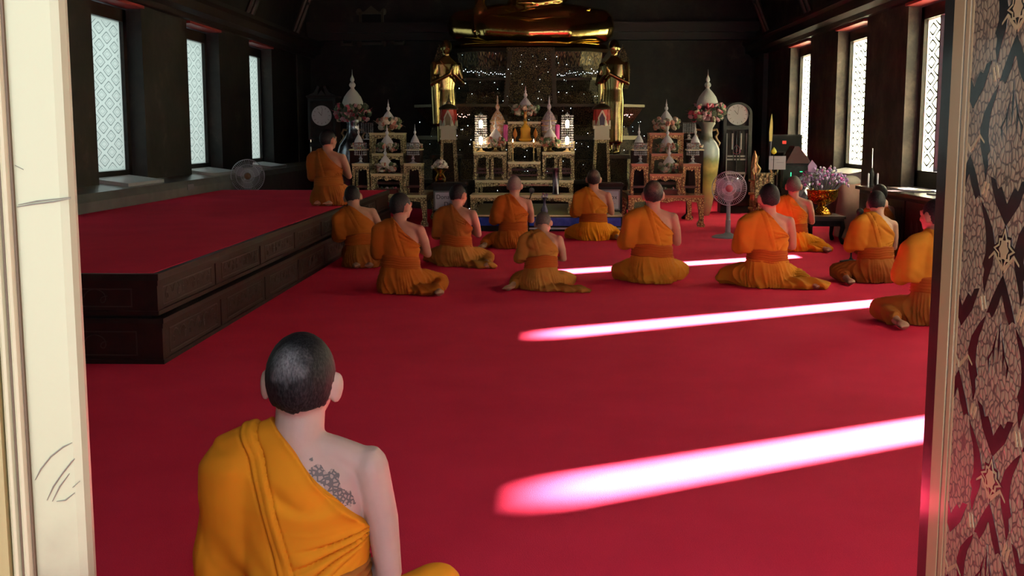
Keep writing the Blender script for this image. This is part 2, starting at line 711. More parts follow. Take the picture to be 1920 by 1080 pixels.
# ---------------------------------------------------------------- doorway: left jamb (cream) and open right leaf
JAMB = bpy.data.materials.new('cream_lacquer')
nt, N, L, b = nodes_of(JAMB)
tc = N.new('ShaderNodeTexCoord')
n = N.new('ShaderNodeTexNoise')
n.inputs['Scale'].default_value = 7
n.inputs['Detail'].default_value = 8
L.new(tc.outputs['Object'], n.inputs['Vector'])
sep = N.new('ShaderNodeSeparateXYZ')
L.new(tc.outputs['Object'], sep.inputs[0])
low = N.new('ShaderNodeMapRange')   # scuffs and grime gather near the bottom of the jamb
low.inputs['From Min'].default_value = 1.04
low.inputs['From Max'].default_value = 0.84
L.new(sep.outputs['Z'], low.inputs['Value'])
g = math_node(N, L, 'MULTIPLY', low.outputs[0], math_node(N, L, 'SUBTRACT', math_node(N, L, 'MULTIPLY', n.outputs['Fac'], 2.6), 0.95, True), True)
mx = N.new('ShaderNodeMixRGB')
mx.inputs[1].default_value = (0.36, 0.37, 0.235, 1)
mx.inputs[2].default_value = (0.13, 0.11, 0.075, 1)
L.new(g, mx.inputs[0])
L.new(mx.outputs[0], b.inputs['Base Color'])
b.inputs['Roughness'].default_value = 0.35
jy = 1.25
jamb = thing('door_frame', 'tall cream lacquered door jamb with gold moldings at the left edge of the doorway', 'door frame', (DX0 - .2, jy + .1, -.1))
J = Vector((DX0 - .2, jy + .1, -.1))
bm = nb()
r_ = .012
outline = [(DX0 - .062, jy), (DX0 - r_, jy), (DX0 - r_ * .3, jy + r_ * .3), (DX0, jy + r_), (DX0, jy + .018), (DX0 - .062, jy + .018)]
prism(bm, [(x - J.x, y - J.y) for x, y in outline], 'z', 0, 2.95)
obj('jamb_board', bm, JAMB, jamb)
bm = nb()
for (x0, x1, dy) in ((-.0755, -.0645, -.010), (-.089, -.078, -.008)):
    lx0, lx1 = DX0 + x0, DX0 + x1
    pts = []
    for k in range(7):
        a = PI * k / 6
        pts.append(((lx0 + lx1) / 2 - (lx1 - lx0) / 2 * math.cos(a), jy + dy * math.sin(a)))
    pts += [(lx1, jy + .018), (lx0, jy + .018)]
    prism(bm, [(x - J.x, y - J.y) for x, y in pts], 'z', 0, 2.95)
obj('molding', bm, mat('pale_gold_molding', (0.40, 0.38, 0.24), rough=0.3), jamb, True, 30)
bm = nb()
for (x0, x1) in ((-.0645, -.062), (-.078, -.0755)):
    bx(bm, DX0 + x0 - J.x, DX0 + x1 - J.x, jy - .004 - J.y, jy + .018 - J.y, 0, 2.95)
obj('groove', bm, mat('brown_groove', (0.09, 0.055, 0.025), rough=0.5), jamb)
bm = nb()
bx(bm, DX0 - .5 - J.x, DX0 - .089 - J.x, jy - .012 - J.y, jy + .018 - J.y, 0, 2.95)
obj('casing', bm, mat('pale_gold_casing', (0.28, 0.24, 0.10), rough=0.35), jamb)
# scratches on the jamb
bm = nb()


def px_on_jamb(px, py):
    p = at(px, py, jy - .0006)
    return (p.x - J.x, p.y - J.y, p.z - J.z)


SCR = [[(32, 388), (60, 383), (100, 378), (133, 372)], [(34, 384), (70, 377), (133, 370)], [(66, 900), (76, 880), (95, 856), (118, 838), (135, 830)],
       [(88, 938), (100, 912), (118, 886), (134, 866), (140, 860)], [(98, 940), (112, 912), (130, 888)], [(106, 940), (122, 938), (140, 924)], [(136, 914), (150, 902)], [(28, 310), (44, 318)]]
for s in SCR:
    pts = [Vector(px_on_jamb(*q)) for q in s]
    tube(bm, pts, [.0004] + [.0009] * (len(pts) - 2) + [.0004], 6)
obj('scratches', bm, mat('grey_scratch', (0.16, 0.16, 0.12), rough=.7), jamb)

# right door leaf: black lacquer with gilded lattice, standing open into the hall
LX = 0.630
LY0, LY1 = 1.16, 1.874
H0, H1 = -.05, 2.70
DLEN = LY1 - LY0
leaf = thing('door_leaf', 'open black lacquered door leaf covered in gilded lozenge ornament', 'door', (LX + .02, LY0, H0))
O = Vector((LX + .02, LY0, H0))


def dcoat(m, w=1.0, r=0.12):
    b = m.node_tree.nodes['Principled BSDF']
    b.inputs['Coat Weight'].default_value = w
    b.inputs['Coat Roughness'].default_value = r
    b.inputs['Coat IOR'].default_value = 1.5


LACQ = mat('black_lacquer', (0.008, 0.007, 0.007), rough=0.25)
dcoat(LACQ)
GLEAF = carved('gold_leaf_lacquer', (0.30, 0.22, 0.13), (0.09, 0.06, 0.04), scale=85, rough=0.45, metal=0.15, edge=0.12, bump=0.25, stretch=(1, 1, .8))
dcoat(GLEAF, 1.0, .10)
GLINE = mat('gold_leaf_plain', (0.42, 0.30, 0.15), rough=0.4, metal=0.2)
dcoat(GLINE, 1.0, .12)
bm = nb()
prism(bm, [(LX + .004 - O.x, 0), (LX - O.x, .01), (LX - O.x, DLEN - .012), (LX + .012 - O.x, DLEN), (LX + .045 - O.x, DLEN), (LX + .045 - O.x, 0)], 'z', 0, H1 - H0)
obj('door_board', bm, LACQ, leaf)
# gilded field and border lines (raised leaf, under a millimetre)
bm = nb()
EY = 1.731
bx(bm, LX - .0010 - O.x, LX - O.x, 0, EY - LY0, 0, H1 - H0)
obj('gilded_field', bm, GLEAF, leaf)
bm = nb()
for (a, b_) in ((1.772, 1.816), (1.748, 1.763), (1.734, 1.741)):
    bx(bm, LX - .0012 - O.x, LX - O.x, a - LY0, b_ - LY0, 0, H1 - H0)
obj('border_lines', bm, GLINE, leaf)
# black lattice shapes
bk, gl = nb(), nb()


def on_leaf(bm, pts, h, flip=False):
    """pts (y,z) in door coords -> thin plate of thickness h"""
    prism(bm, [(p[0] - LY0, p[1] - H0) for p in pts], 'x', LX - .001 - h - O.x, LX - .001 - O.x)


def clipy(p):
    return (min(p[0], EY), p[1])


PW_, PH_ = 0.290, 0.325
z_star = at(1865, 465, 1.598).z
VS = PH_ / 855


def clip_poly(pts, lim):
    """keep the part of the outline with y <= lim"""
    out = []
    for (a, b_) in zip(pts, pts[1:] + pts[:1]):
        ia, ib = a[0] <= lim, b_[0] <= lim
        if ia:
            out.append(a)
        if ia != ib:
            t = (lim - a[0]) / (b_[0] - a[0])
            out.append((lim, a[1] + t * (b_[1] - a[1])))
    return out


def plate(bm, yc, zc, pts, h, s=1):
    P = [(yc + s * u, zc - dy * VS) for u, dy in pts]
    P = clip_poly(P, EY)
    if len(P) >= 3:
        on_leaf(bm, P, h)


LOBE = [(0, 92), (.016, 135), (.034, 190), (.050, 250), (.040, 246), (.030, 262), (.020, 236), (.010, 205), (.003, 172), (0, 165)]
SLIV = [(.052, 262), (.074, 300), (.100, 360), (.112, 420), (.107, 490), (.090, 560), (.082, 610), (.074, 560), (.078, 520), (.070, 500), (.080, 455), (.079, 400), (.072, 350), (.060, 305)]
VEE = [(.064, 596), (.040, 690), (0, 770), (0, 690), (.012, 655), (.022, 630), (.034, 640), (.044, 606)]
for col in range(-2, 4):
    yc = 1.572 - col * PW_ / 2
    if yc < LY0 - .05 or yc > EY + .14:
        continue
    for row in range(-8, 10):
        zc = z_star + PH_ * (row + (0.5 if col % 2 else 0))
        if zc < H0 + .35 or zc > H1 - .06:
            continue
        for s in (-1, 1):
            for sh in (LOBE, SLIV, VEE):
                plate(bk, yc, zc, sh, .0004, s)
            # double gilded line that frames the leaf and star
            plate(gl, yc, zc, [(.002, 62), (.034, 12), (.052, 40), (.052, 48), (.034, 24), (.002, 84)], .0007, s)
            plate(gl, yc, zc, [(.060, 190), (.052, 236), (.058, 240), (.067, 190)], .0007, s)
            plate(gl, yc, zc, [(.072, 196), (.064, 246), (.069, 250), (.078, 196)], .0007, s)
        if yc + .06 < EY:
            for (r1, r2, bmx, hh) in ((1.0, .74, bk, .0006), (.84, .60, gl, .0009), (.66, .46, bk, .0011)):
                pts = []
                for k in range(16):
                    a = 2 * PI * k / 16
                    r = r1 if k % 4 == 0 else (r2 * .80 if k % 2 else r2)
                    pts.append((math.sin(a) * r * .044, math.cos(a) * r * 92))
                plate(bmx, yc, zc, pts, hh)
            plate(gl, yc, zc, [(math.sin(2 * PI * k / 12) * .017 * (1 if k % 2 else .7), math.cos(2 * PI * k / 12) * 42 * (1 if k % 2 else .78)) for k in range(12)], .0013)
            # dark veins inside the leaf
            for (u, d0, d1) in ((.0, 250, 420), (.018, 300, 440), (-.018, 300, 440), (.034, 360, 470), (-.034, 360, 470)):
                plate(bk, yc, zc, [(u * .4, d0), (u * 1.0 + .0035, (d0 + d1) / 2), (u * .9, d1), (u * 1.0 - .0035, (d0 + d1) / 2)], .0004)
obj('lacquer_ground', bk, LACQ, leaf)['kind'] = 'stuff'
obj('gilded_outlines', gl, GLINE, leaf)['kind'] = 'stuff'
for zz in (.3, 1.3, 2.35):
    bm = nb()
    tube(bm, [(LX + .055 - O.x, -.01, zz), (LX + .055 - O.x, -.01, zz + .14)], .012, 12)
    obj('hinge', bm, mat('iron', (.05, .05, .05), rough=.5, metal=.8), leaf)

# ---------------------------------------------------------------- long carpeted dais on the left
DZT = 0.515
DX_R, DX_L = -2.21, -4.54
DY0, DY1 = 6.32, 15.85
dais = thing('dais', 'long red-carpeted wooden dais with carved dark panels along the left wall', 'dais', ((DX_L + DX_R) / 2, DY0, 0))
Dv = Vector(((DX_L + DX_R) / 2, DY0, 0))


def dbx(bm, x0, x1, y0, y1, z0, z1):
    bx(bm, x0 - Dv.x, x1 - Dv.x, y0 - Dv.y, y1 - Dv.y, z0, z1)


bm = nb()
dbx(bm, DX_L, DX_R - .05, DY0 + .05, DY1, 0.0, DZT - .02)
obj('core', bm, BLACK, dais)
bm = nb()
dbx(bm, DX_L, DX_R - .02, DY0 + .02, DY1, DZT - .02, DZT)
obj('carpet_top', bm, CARPET, dais)
bm = nb()
dbx(bm, DX_L, DX_R + .02, DY0 - .02, DY0 + .02, DZT - .04, DZT - .002)
dbx(bm, DX_R - .02, DX_R + .02, DY0 + .02, DY1, DZT - .04, DZT - .002)
obj('edge_lip', bm, DARKWOOD, dais)


def dais_tier(name, z0, z1, off):
    bm = nb()
    dbx(bm, DX_L, DX_R + off, DY0 - off, DY0 + .05, z0, z1)
    dbx(bm, DX_R - .05, DX_R + off, DY0 + .05, DY1, z0, z1)
    # rails
    for (a, b_) in ((z0, z0 + .025), (z1 - .03, z1)):
        dbx(bm, DX_L, DX_R + off + .014, DY0 - off - .014, DY0 - off, a, b_)
        dbx(bm, DX_R + off, DX_R + off + .014, DY0 - off, DY1, a, b_)
    # stiles
    dbx(bm, DX_R + off - .09, DX_R + off + .008, DY0 - off - .008, DY0 - off, z0, z1)
    dbx(bm, DX_R + off, DX_R + off + .008, DY0 - off, DY0 - off + .09, z0, z1)
    y = DY0
    while y < DY1 - 1.35:
        y += 1.2
        dbx(bm, DX_R + off, DX_R + off + .008, y - .06, y + .06, z0, z1)
    o = obj(name, bm, REDWOOD, dais)
    bm = nb()
    # incised carved panels
    def frame(ax, lo, hi, f):
        for (u0, u1, v0, v1) in ((lo, hi, z0 + .045, z0 + .052), (lo, hi, z1 - .055, z1 - .048), (lo, lo + .007, z0 + .045, z1 - .048), (hi - .007, hi, z0 + .045, z1 - .048)):
            if ax == 'x':
                dbx(bm, u0, u1, DY0 - off - .004, DY0 - off, v0, v1)
            else:
                dbx(bm, DX_R + off, DX_R + off + .004, u0, u1, v0, v1)
    frame('x', DX_R + off - 1.3, DX_R + off - .14, 0)
    frame('x', DX_L + .1, DX_R + off - 1.38, 0)
    y = DY0 - .02
    while y < DY1 - 1.35:
        frame('y', y + .12, y + 1.08, 0)
        y += 1.2
    # scroll carving
    def scroll(ax, c, w):
        zc = (z0 + z1) / 2
        for s in (-1, 1):
            pts = []
            for k in range(24):
                t = k / 23
                r = .05 * (1 - t) + .008
                a = t * 5.0 * PI / 2
                pts.append((c + s * (w * .25 + w * .22 * t - r * math.cos(a)), zc + r * math.sin(a)))
            P3 = [((p[0] - Dv.x, DY0 - off - .001 - Dv.y, p[1]) if ax == 'x' else (DX_R + off + .001 - Dv.x, p[0] - Dv.y, p[1])) for p in pts]
            tube(bm, P3, .0035, 6)
    for c in (DX_R - .45, DX_R - .95, DX_R - 1.7, DX_R - 2.1):
        scroll('x', c, .36)
    y = DY0 - .02
    while y < DY1 - 1.35:
        for q in (.3, .6, .9):
            scroll('y', y + q, .26)
        y += 1.2
    obj('panel_carving', bm, mat('worn_gilt_carving', (.034, .018, .014), rough=.5), o)


dais_tier('lower_tier', .0, .235, .03)
dais_tier('upper_tier', .275, DZT - .04, 0.0)
bm = nb()
dbx(bm, DX_L, DX_R + .05, DY0 - .05, DY0, .235, .262)
dbx(bm, DX_R - .02, DX_R + .05, DY0, DY1, .235, .262)
obj('waist_molding', bm, DARKWOOD, dais)
# ================================================================ monks
def smst(x, a, b):
    t = np.clip((x - a) / (b - a), 0, 1)
    return t * t * (3 - 2 * t)


def rotv(P, ang, axis, piv):
    """rotate rows of P by per-row angle about an axis through piv"""
    Q = P - piv
    c, s = np.cos(ang), np.sin(ang)
    x, y, z = Q[:, 0].copy(), Q[:, 1].copy(), Q[:, 2].copy()
    if axis == 'x':
        y, z = y * c - z * s, y * s + z * c
    elif axis == 'y':
        x, z = x * c + z * s, -x * s + z * c
    else:
        x, y = x * c - y * s, x * s + y * c
    return np.stack([x, y, z], 1) + piv


NX = 1.0
HS = 1.1


def bend(P, head, lean, is_head=False):
    P = P.copy()
    if not is_head:
        P[:, 0] *= 1 - (1 - NX) * smst(-P[:, 2], -.66, -.60)
    near = np.ones(len(P)) if is_head else smst(-np.hypot(P[:, 0], P[:, 1] * 0.8), -0.17, -0.12)
    w = (np.ones(len(P)) if is_head else smst(P[:, 2], .615, .685)) * near
    piv = np.array([0, -.01, .655])
    if is_head:
        w = smst(P[:, 2], .615, .685)
    P = piv + (P - piv) * (1 + (HS - 1) * w)[:, None]
    P = rotv(P, w * head[0], 'z', piv)
    P = rotv(P, -w * head[1], 'x', piv)
    P = rotv(P, w * head[2], 'y', piv)
    w = smst(P[:, 2], .13, .48)
    piv = np.array([0, 0, .16])
    P = rotv(P, w * lean[2], 'z', piv)
    P = rotv(P, -w * lean[0], 'x', piv)
    P = rotv(P, w * lean[1], 'y', piv)
    return P


def nz3(P, f, seed=0.0):
    """cheap smooth noise from sines"""
    x, y, z = P[:, 0] * f + seed, P[:, 1] * f + seed * 1.7, P[:, 2] * f + seed * .6
    return (np.sin(x + 1.3 * np.sin(z * .9 + seed)) + np.sin(y * 1.1 + 1.7 * np.sin(x * .7)) + np.sin(z * 1.2 + np.sin(y * 1.3 + seed))) / 3


def skin_mat(name, col, tattoo=False):
    m = mat(name, col, rough=0.5, spec=0.35, noise=(9, tuple(c * 0.86 for c in col), 5), bump=(220, 0.12, 0.002))
    nt, N, L, b = nodes_of(m)
    b.inputs['Subsurface Weight'].default_value = 0.12
    b.inputs['Subsurface Radius'].default_value = (0.03, 0.012, 0.006)
    b.inputs['Subsurface Scale'].default_value = 0.4
    if tattoo:
        tc = N.new('ShaderNodeTexCoord')
        sep = N.new('ShaderNodeSeparateXYZ')
        L.new(tc.outputs['Object'], sep.inputs[0])
        # an elongated patch over the right shoulder blade, tilted along the robe's hem

        def math_(op, a, b_=None, clamp=False):
            n = N.new('ShaderNodeMath')
            n.operation = op
            n.use_clamp = clamp
            for i, v in enumerate((a, b_)):
                if v is None:
                    continue
                if isinstance(v, (int, float)):
                    n.inputs[i].default_value = v
                else:
                    L.new(v, n.inputs[i])
            return n.outputs[0]
        dx = math_('SUBTRACT', sep.outputs['X'], 0.083)
        dz = math_('SUBTRACT', sep.outputs['Z'], 0.540)
        u = math_('ADD', math_('MULTIPLY', dx, 0.62), math_('MULTIPLY', dz, -0.78))
        v = math_('ADD', math_('MULTIPLY', dx, 0.78), math_('MULTIPLY', dz, 0.62))
        wob = math_('MULTIPLY', math_('SINE', math_('MULTIPLY', u, 95.0)), 0.006)
        v2 = math_('ADD', v, wob)
        r2 = math_('ADD', math_('POWER', math_('ABSOLUTE', math_('DIVIDE', u, 0.075)), 2.0), math_('POWER', math_('ABSOLUTE', math_('DIVIDE', v2, 0.021)), 2.0))
        n1 = N.new('ShaderNodeTexNoise')
        n1.inputs['Scale'].default_value = 55
        L.new(tc.outputs['Object'], n1.inputs['Vector'])
        r3 = math_('ADD', r2, math_('MULTIPLY', math_('SUBTRACT', n1.outputs['Fac'], 0.5), 2.2))
        inside = math_('LESS_THAN', r3, 0.85)
        vo = N.new('ShaderNodeTexVoronoi')
        vo.feature = 'DISTANCE_TO_EDGE'
        vo.inputs['Scale'].default_value = 95
        L.new(tc.outputs['Object'], vo.inputs['Vector'])
        line = math_('LESS_THAN', vo.outputs['Distance'], 0.16)
        back = math_('LESS_THAN', sep.outputs['Y'], 0.0)
        tint = math_('MULTIPLY', math_('MULTIPLY', math_('ADD', math_('MULTIPLY', line, 0.55), 0.28), inside), back)
        old = b.inputs['Base Color'].links[0].from_socket
        mx = N.new('ShaderNodeMixRGB')
        mx.inputs[2].default_value = (0.05, 0.06, 0.065, 1)
        L.new(tint, mx.inputs[0])
        L.new(old, mx.inputs[1])
        L.new(mx.outputs[0], b.inputs['Base Color'])
    return m


def hair_mat(name, dark, light, tip=None):
    m = bpy.data.materials.new(name)
    nt, N, L, b = nodes_of(m)
    tc = N.new('ShaderNodeTexCoord')
    mp = N.new('ShaderNodeMapping')
    mp.inputs['Scale'].default_value = (1, 1, 0.35)
    L.new(tc.outputs['Object'], mp.inputs['Vector'])
    n = N.new('ShaderNodeTexNoise')
    n.inputs['Scale'].default_value = 260
    n.inputs['Detail'].default_value = 3
    L.new(mp.outputs['Vector'], n.inputs['Vector'])
    r = N.new('ShaderNodeValToRGB')
    r.color_ramp.elements[0].position = 0.42
    r.color_ramp.elements[1].position = 0.68
    r.color_ramp.elements[0].color = (*dark, 1)
    r.color_ramp.elements[1].color = (*light, 1)
    L.new(n.outputs['Fac'], r.inputs['Fac'])
    out = r.outputs['Color']
    if tip:  # thinning, lighter scalp around the crown whorl: (centre, radius, colour)
        d = N.new('ShaderNodeVectorMath')
        d.operation = 'DISTANCE'
        L.new(tc.outputs['Object'], d.inputs[0])
        d.inputs[1].default_value = tip[0]
        n2 = N.new('ShaderNodeTexNoise')
        n2.inputs['Scale'].default_value = 30
        L.new(tc.outputs['Object'], n2.inputs['Vector'])
        ad = N.new('ShaderNodeMath')
        ad.operation = 'MULTIPLY_ADD'
        ad.inputs[1].default_value = 0.05
        L.new(n2.outputs['Fac'], ad.inputs[0])
        L.new(d.outputs['Value'], ad.inputs[2])
        mr = N.new('ShaderNodeMapRange')
        mr.inputs['From Min'].default_value = 0.02
        mr.inputs['From Max'].default_value = tip[1] + 0.025
        mr.inputs['To Min'].default_value = 1
        mr.inputs['To Max'].default_value = 0
        L.new(ad.outputs[0], mr.inputs['Value'])
        mx = N.new('ShaderNodeMixRGB')
        mx.inputs[2].default_value = (*tip[2], 1)
        ml = N.new('ShaderNodeMath')
        ml.operation = 'MULTIPLY'
        ml.use_clamp = True
        L.new(mr.outputs[0], ml.inputs[0])
        sc_ = N.new('ShaderNodeMath')
        sc_.operation = 'MULTIPLY_ADD'
        sc_.inputs[1].default_value = tip[3] if len(tip) > 3 else 1.6
        sc_.inputs[2].default_value = -0.15
        L.new(n.outputs['Fac'], sc_.inputs[0])
        L.new(sc_.outputs[0], ml.inputs[1])
        L.new(ml.outputs[0], mx.inputs[0])
        L.new(out, mx.inputs[1])
        out = mx.outputs[0]
    L.new(out, b.inputs['Base Color'])
    b.inputs['Roughness'].default_value = 0.55
    b.inputs['Specular IOR Level'].default_value = 0.22
    bp = N.new('ShaderNodeBump')
    bp.inputs['Strength'].default_value = 0.5
    bp.inputs['Distance'].default_value = 0.002
    L.new(n.outputs['Fac'], bp.inputs['Height'])
    L.new(bp.outputs['Normal'], b.inputs['Normal'])
    MATS[name] = m
    return m


def cloth_mat(name, col, col2):
    m = mat(name, col, rough=0.85, spec=0.15, noise=(5, col2, 3), bump=(900, 0.15, 0.001))
    return m


ROBE = {
    'amber': cloth_mat('amber_cotton', (0.72, 0.27, 0.012), (0.64, 0.225, 0.010)),
    'orange': cloth_mat('orange_cotton', (0.50, 0.20, 0.018), (0.44, 0.17, 0.016)),
    'deep': cloth_mat('deep_orange_cotton', (0.42, 0.12, 0.014), (0.37, 0.10, 0.012)),
    'tan': cloth_mat('tan_ochre_cotton', (0.42, 0.19, 0.035), (0.36, 0.15, 0.03)),
    'brown': cloth_mat('brown_orange_cotton', (0.34, 0.115, 0.02), (0.29, 0.09, 0.018)),
    'rust': cloth_mat('rust_sash_cotton', (0.36, 0.085, 0.012), (0.31, 0.07, 0.012)),
}
SKIN = skin_mat('tan_skin', (0.40, 0.215, 0.15))
SKIN_A = skin_mat('tattooed_skin', (0.48, 0.35, 0.30), tattoo=True)


def hand(bm, p, d, up, side, curl=0.5, sc=1.0):
    """palm at p pointing along d; up = back of the hand; side=+1 thumb towards d x up"""
    d = Vector(d).normalized()
    up = (Vector(up) - d * Vector(up).dot(d)).normalized()
    w = d.cross(up) * side
    p = Vector(p)
    tube(bm, [p, p + d * .045 * sc, p + d * .085 * sc], [.024 * sc, .030 * sc, .026 * sc], 10)
    for k, ln in enumerate((.066, .076, .072, .058)):
        q = p + d * .080 * sc + w * (.030 - .0195 * k) * sc
        a = q + d * ln * .45 * sc - up * curl * .010
        b_ = a + d * ln * .33 * sc - up * curl * .022
        c = b_ + d * ln * .22 * sc - up * curl * .022
        tube(bm, [q, a, b_, c], [.0095 * sc, .009 * sc, .008 * sc, .0065 * sc], 8, round_ends=True)
    q = p + d * .025 * sc + w * .026 * sc
    a = q + (d * .025 + w * .022) * sc
    b_ = a + (d * .028 + w * .004) * sc - up * .006
    tube(bm, [q, a, b_], [.013 * sc, .011 * sc, .009 * sc], 8, round_ends=True)


def foot(bm, heel, toe, up=(0, 0, 1)):
    heel, toe = Vector(heel), Vector(toe)
    d = (toe - heel).normalized()
    upv = Vector(up)
    w = d.cross(upv)
    if w.length < 1e-3:
        w = Vector((1, 0, 0))
    w.normalize()
    L_ = 0.235
    tube(bm, [heel, heel + d * L_ * .4, heel + d * L_ * .72], [.031, .029, .033], 12, round_ends=True)
    ell(bm, heel + d * L_ * .68, (.045, .045, .028), rot=(0, 0, math.atan2(d.y, d.x)))
    for k in range(5):
        q = heel + d * L_ * (.78 - .012 * k) + w * (.032 - .016 * k)
        tube(bm, [q, q + d * (.05 - .007 * k)], [.0125 - .001 * k, .010 - .001 * k], 8, round_ends=True)


LEGS = {
    # hip, knee, ankle, toe   (x right, y forward)
    'right': [[(.10, 0, .12), (.30, .24, .075), (.36, -.06, .05), (.42, -.26, .035)],
              [(-.10, 0, .12), (-.36, .20, .075), (-.05, .10, .05), (.12, .02, .04)]],
    'left': [[(-.10, 0, .12), (-.30, .24, .075), (-.36, -.06, .05), (-.42, -.26, .035)],
             [(.10, 0, .12), (.36, .20, .075), (.05, .10, .05), (-.12, .02, .04)]],
    'cross': [[(.10, 0, .12), (.36, .16, .08), (.06, .26, .05), (-.08, .20, .04)],
              [(-.10, 0, .12), (-.36, .16, .08), (-.06, .18, .05), (.08, .14, .04)]],
    'kneel': [[(.09, .02, .19), (.14, .36, .07), (.10, -.02, .05), (.06, -.20, .035)],
              [(-.09, .02, .19), (-.14, .36, .07), (-.10, -.02, .05), (-.06, -.20, .035)]],
}
LEGS['tuck'] = [LEGS['right'][0], [(-.10, 0, .12), (-.17, .30, .09), (-.02, .10, .05), (.12, .02, .04)]]
ARMS = {
    # shoulder, elbow, wrist, hand direction
    'wai': [[(.178, .0, .565), (.235, .07, .345), (.045, .235, .43), (-.25, .25, .9)],
            [(-.178, .0, .565), (-.235, .07, .345), (-.045, .235, .43), (.25, .25, .9)]],
    'lap': [[(.178, .0, .565), (.222, .015, .31), (.10, .20, .235), (-.8, .5, -.1)],
            [(-.178, .0, .565), (-.222, .015, .31), (-.10, .20, .235), (.8, .5, -.1)]],
}


def monk(name_label, pos, sc, face=0.0, head=(0, 0, 0), lean=(0, 0, 0), legs='right', arms='wai', robe='orange',
         lower=None, sash='rust', hair=None, skin=None, vox=.009, tails=(), feet=(), slim=1.0, seed=1.0,
         group=None, drape=1.0, spread=1.0, hump=0.0, nx=1.0, fold=1.5, hs=1.1):
    global NX, HS
    NX = nx
    HS = hs
    R = math.radians
    head = tuple(R(a) for a in head)
    lean = tuple(R(a) for a in lean)
    t = thing('person', name_label, 'person', pos, R(face), group, sc)
    skin = skin or SKIN
    lower = lower or robe
    lg = [[Vector(p) for p in c] for c in (LEGS[legs] if isinstance(legs, str) else legs)]
    for c in lg:
        for p in c[1:]:
            p.x *= spread
    ar = ARMS[arms] if isinstance(arms, str) else arms
    # ---- body: one continuous surface
    bm = nb()
    loft(bm, [(0, .0, .05, .14, .11), (0, 0, .12, .165, .125), (0, 0, .20, .15 * slim, .11), (0, .005, .30, .132 * slim, .095), (0, .005, .40, .15 * slim, .10),
              (0, 0, .49, .168, .10), (0, -.002, .555, .165, .085), (0, -.005, .60, .115, .068), (0, -.008, .635, .066, .058)], 32)
    tube(bm, [(0, -.012, .58), (0, -.012, .64), (0, .0, .72)], [.064, .057, .056], 16)
    tube(bm, [(0, -.015, .62), (.08, -.01, .60), (.165, 0, .572)], [.045, .042, .04], 12)
    tube(bm, [(0, -.015, .62), (-.08, -.01, .60), (-.165, 0, .572)], [.045, .042, .04], 12)
    # head
    ell(bm, (0, -.012, .775), (.0755, .093, .098))
    ell(bm, (0, .03, .735), (.064, .062, .072))
    ell(bm, (0, .058, .69), (.036, .034, .024))
    tube(bm, [(0, .09, .775), (0, .105, .745), (0, .108, .737)], [.008, .012, .014], 10, round_ends=True)
    ell(bm, (0, .088, .713), (.024, .010, .006))
    ell(bm, (0, .086, .703), (.021, .010, .007))
    for s in (-1, 1):
        ell(bm, (s * .081, -.005, .752), (.0125, .023, .037), rot=(R(-8), 0, R(-s * 22)))
        ell(bm, (s * .030, .080, .778), (.018, .012, .010))
        ell(bm, (s * .031, .080, .797), (.024, .010, .006))
        ell(bm, (s * .044, .062, .745), (.022, .018, .018))
        ell(bm, (s * .012, .10, .738), (.009, .009, .007))
    for i, (sh, el_, wr, hd) in enumerate(ar):
        sh, el_, wr = Vector(sh), Vector(el_), Vector(wr)
        mid = (sh + el_) / 2 + Vector(((.008 if i == 0 else -.008), 0, 0))
        tube(bm, [sh, mid, el_], [.050, .043, .035], 14, round_ends=True)
        m2 = el_.lerp(wr, .35)
        tube(bm, [el_, m2, wr], [.036, .036, .024], 12, round_ends=True)
        inw = Vector((-1 if i == 0 else 1, 0, 0))
        if arms == 'wai':
            hand(bm, wr, hd, -inw, 1 if i == 0 else -1, .2)
        else:
            hand(bm, wr, hd, (0, .2, 1), 1 if i == 0 else -1, .7)
    for c in lg:
        tube(bm, [c[0], c[0].lerp(c[1], .5), c[1]], [.082, .075, .055], 14, round_ends=True)
        tube(bm, [c[1], c[1].lerp(c[2], .35), c[2]], [.052, .047, .030], 12, round_ends=True)
        foot(bm, c[2] + (c[3] - c[2]).normalized() * -.01 + Vector((0, 0, -.01)), c[3])
    me = remeshed(bm, vox, max(3, int(3 * (.009 / vox) ** 2)), .5)
    P = co_get(me)
    P[:, 2] = np.maximum(P[:, 2], .004)
    co_set(me, bend(P, head, lean))
    me.materials.append(skin)
    me.shade_smooth()
    obj('body', me, None, t)
    # ---- hair
    if hair:
        bm = nb()
        bmesh.ops.create_icosphere(bm, subdivisions=5, radius=1.0)
        for v in bm.verts:
            x, y, z = v.co
            r = 1.0
            X, Y, Z = x * .0785, y * .0965 - .012, z * .1015 + .775
            nape = .697 + .02 * abs(x)
            inside = (Z > nape) and not (Y > .045 and Z < .80 + .25 * (Y - .045)) and not (abs(X) > .03 and Y > -.03 + .25 * max(0, Z - .79) and Z < .765 + .3 * max(0, Y))
            if not inside:
                X, Y, Z = x * .066, y * .084 - .010, z * .086 + .77
            v.co = (X, Y, Z)
        me = finish(bm, 'hair', MATS[hair], True)
        P = co_get(me)
        P += no_get(me) * (nz3(P, 300, seed) * .0006)[:, None]
        co_set(me, bend(P, head, lean, True))
        obj('hair', me, None, t)
    # ---- lower robe
    bm = nb()
    wv = max(vox, .009)
    loft(bm, [(0, 0, .0, .205, .17), (0, -.01, .06, .215, .18), (0, -.01, .15, .205, .165), (0, 0, .23, .180 * slim, .135), (0, .005, .31, .150 * slim, .115)], 36)
    for c in lg:
        tube(bm, [c[0] + Vector((0, 0, -.02)), c[0].lerp(c[1], .5), c[1]], [.115, .105, .082], 14, round_ends=True)
        tube(bm, [c[1], c[1].lerp(c[2], .5), c[1].lerp(c[2], .82)], [.078, .070, .058], 12, round_ends=True)
    for (cx, cy, cz, rx, ry, rz_, az) in tails:
        ell(bm, (cx, cy, cz), (rx, ry, rz_), rot=(0, 0, R(az)))
    me = remeshed(bm, wv, 7, .6)
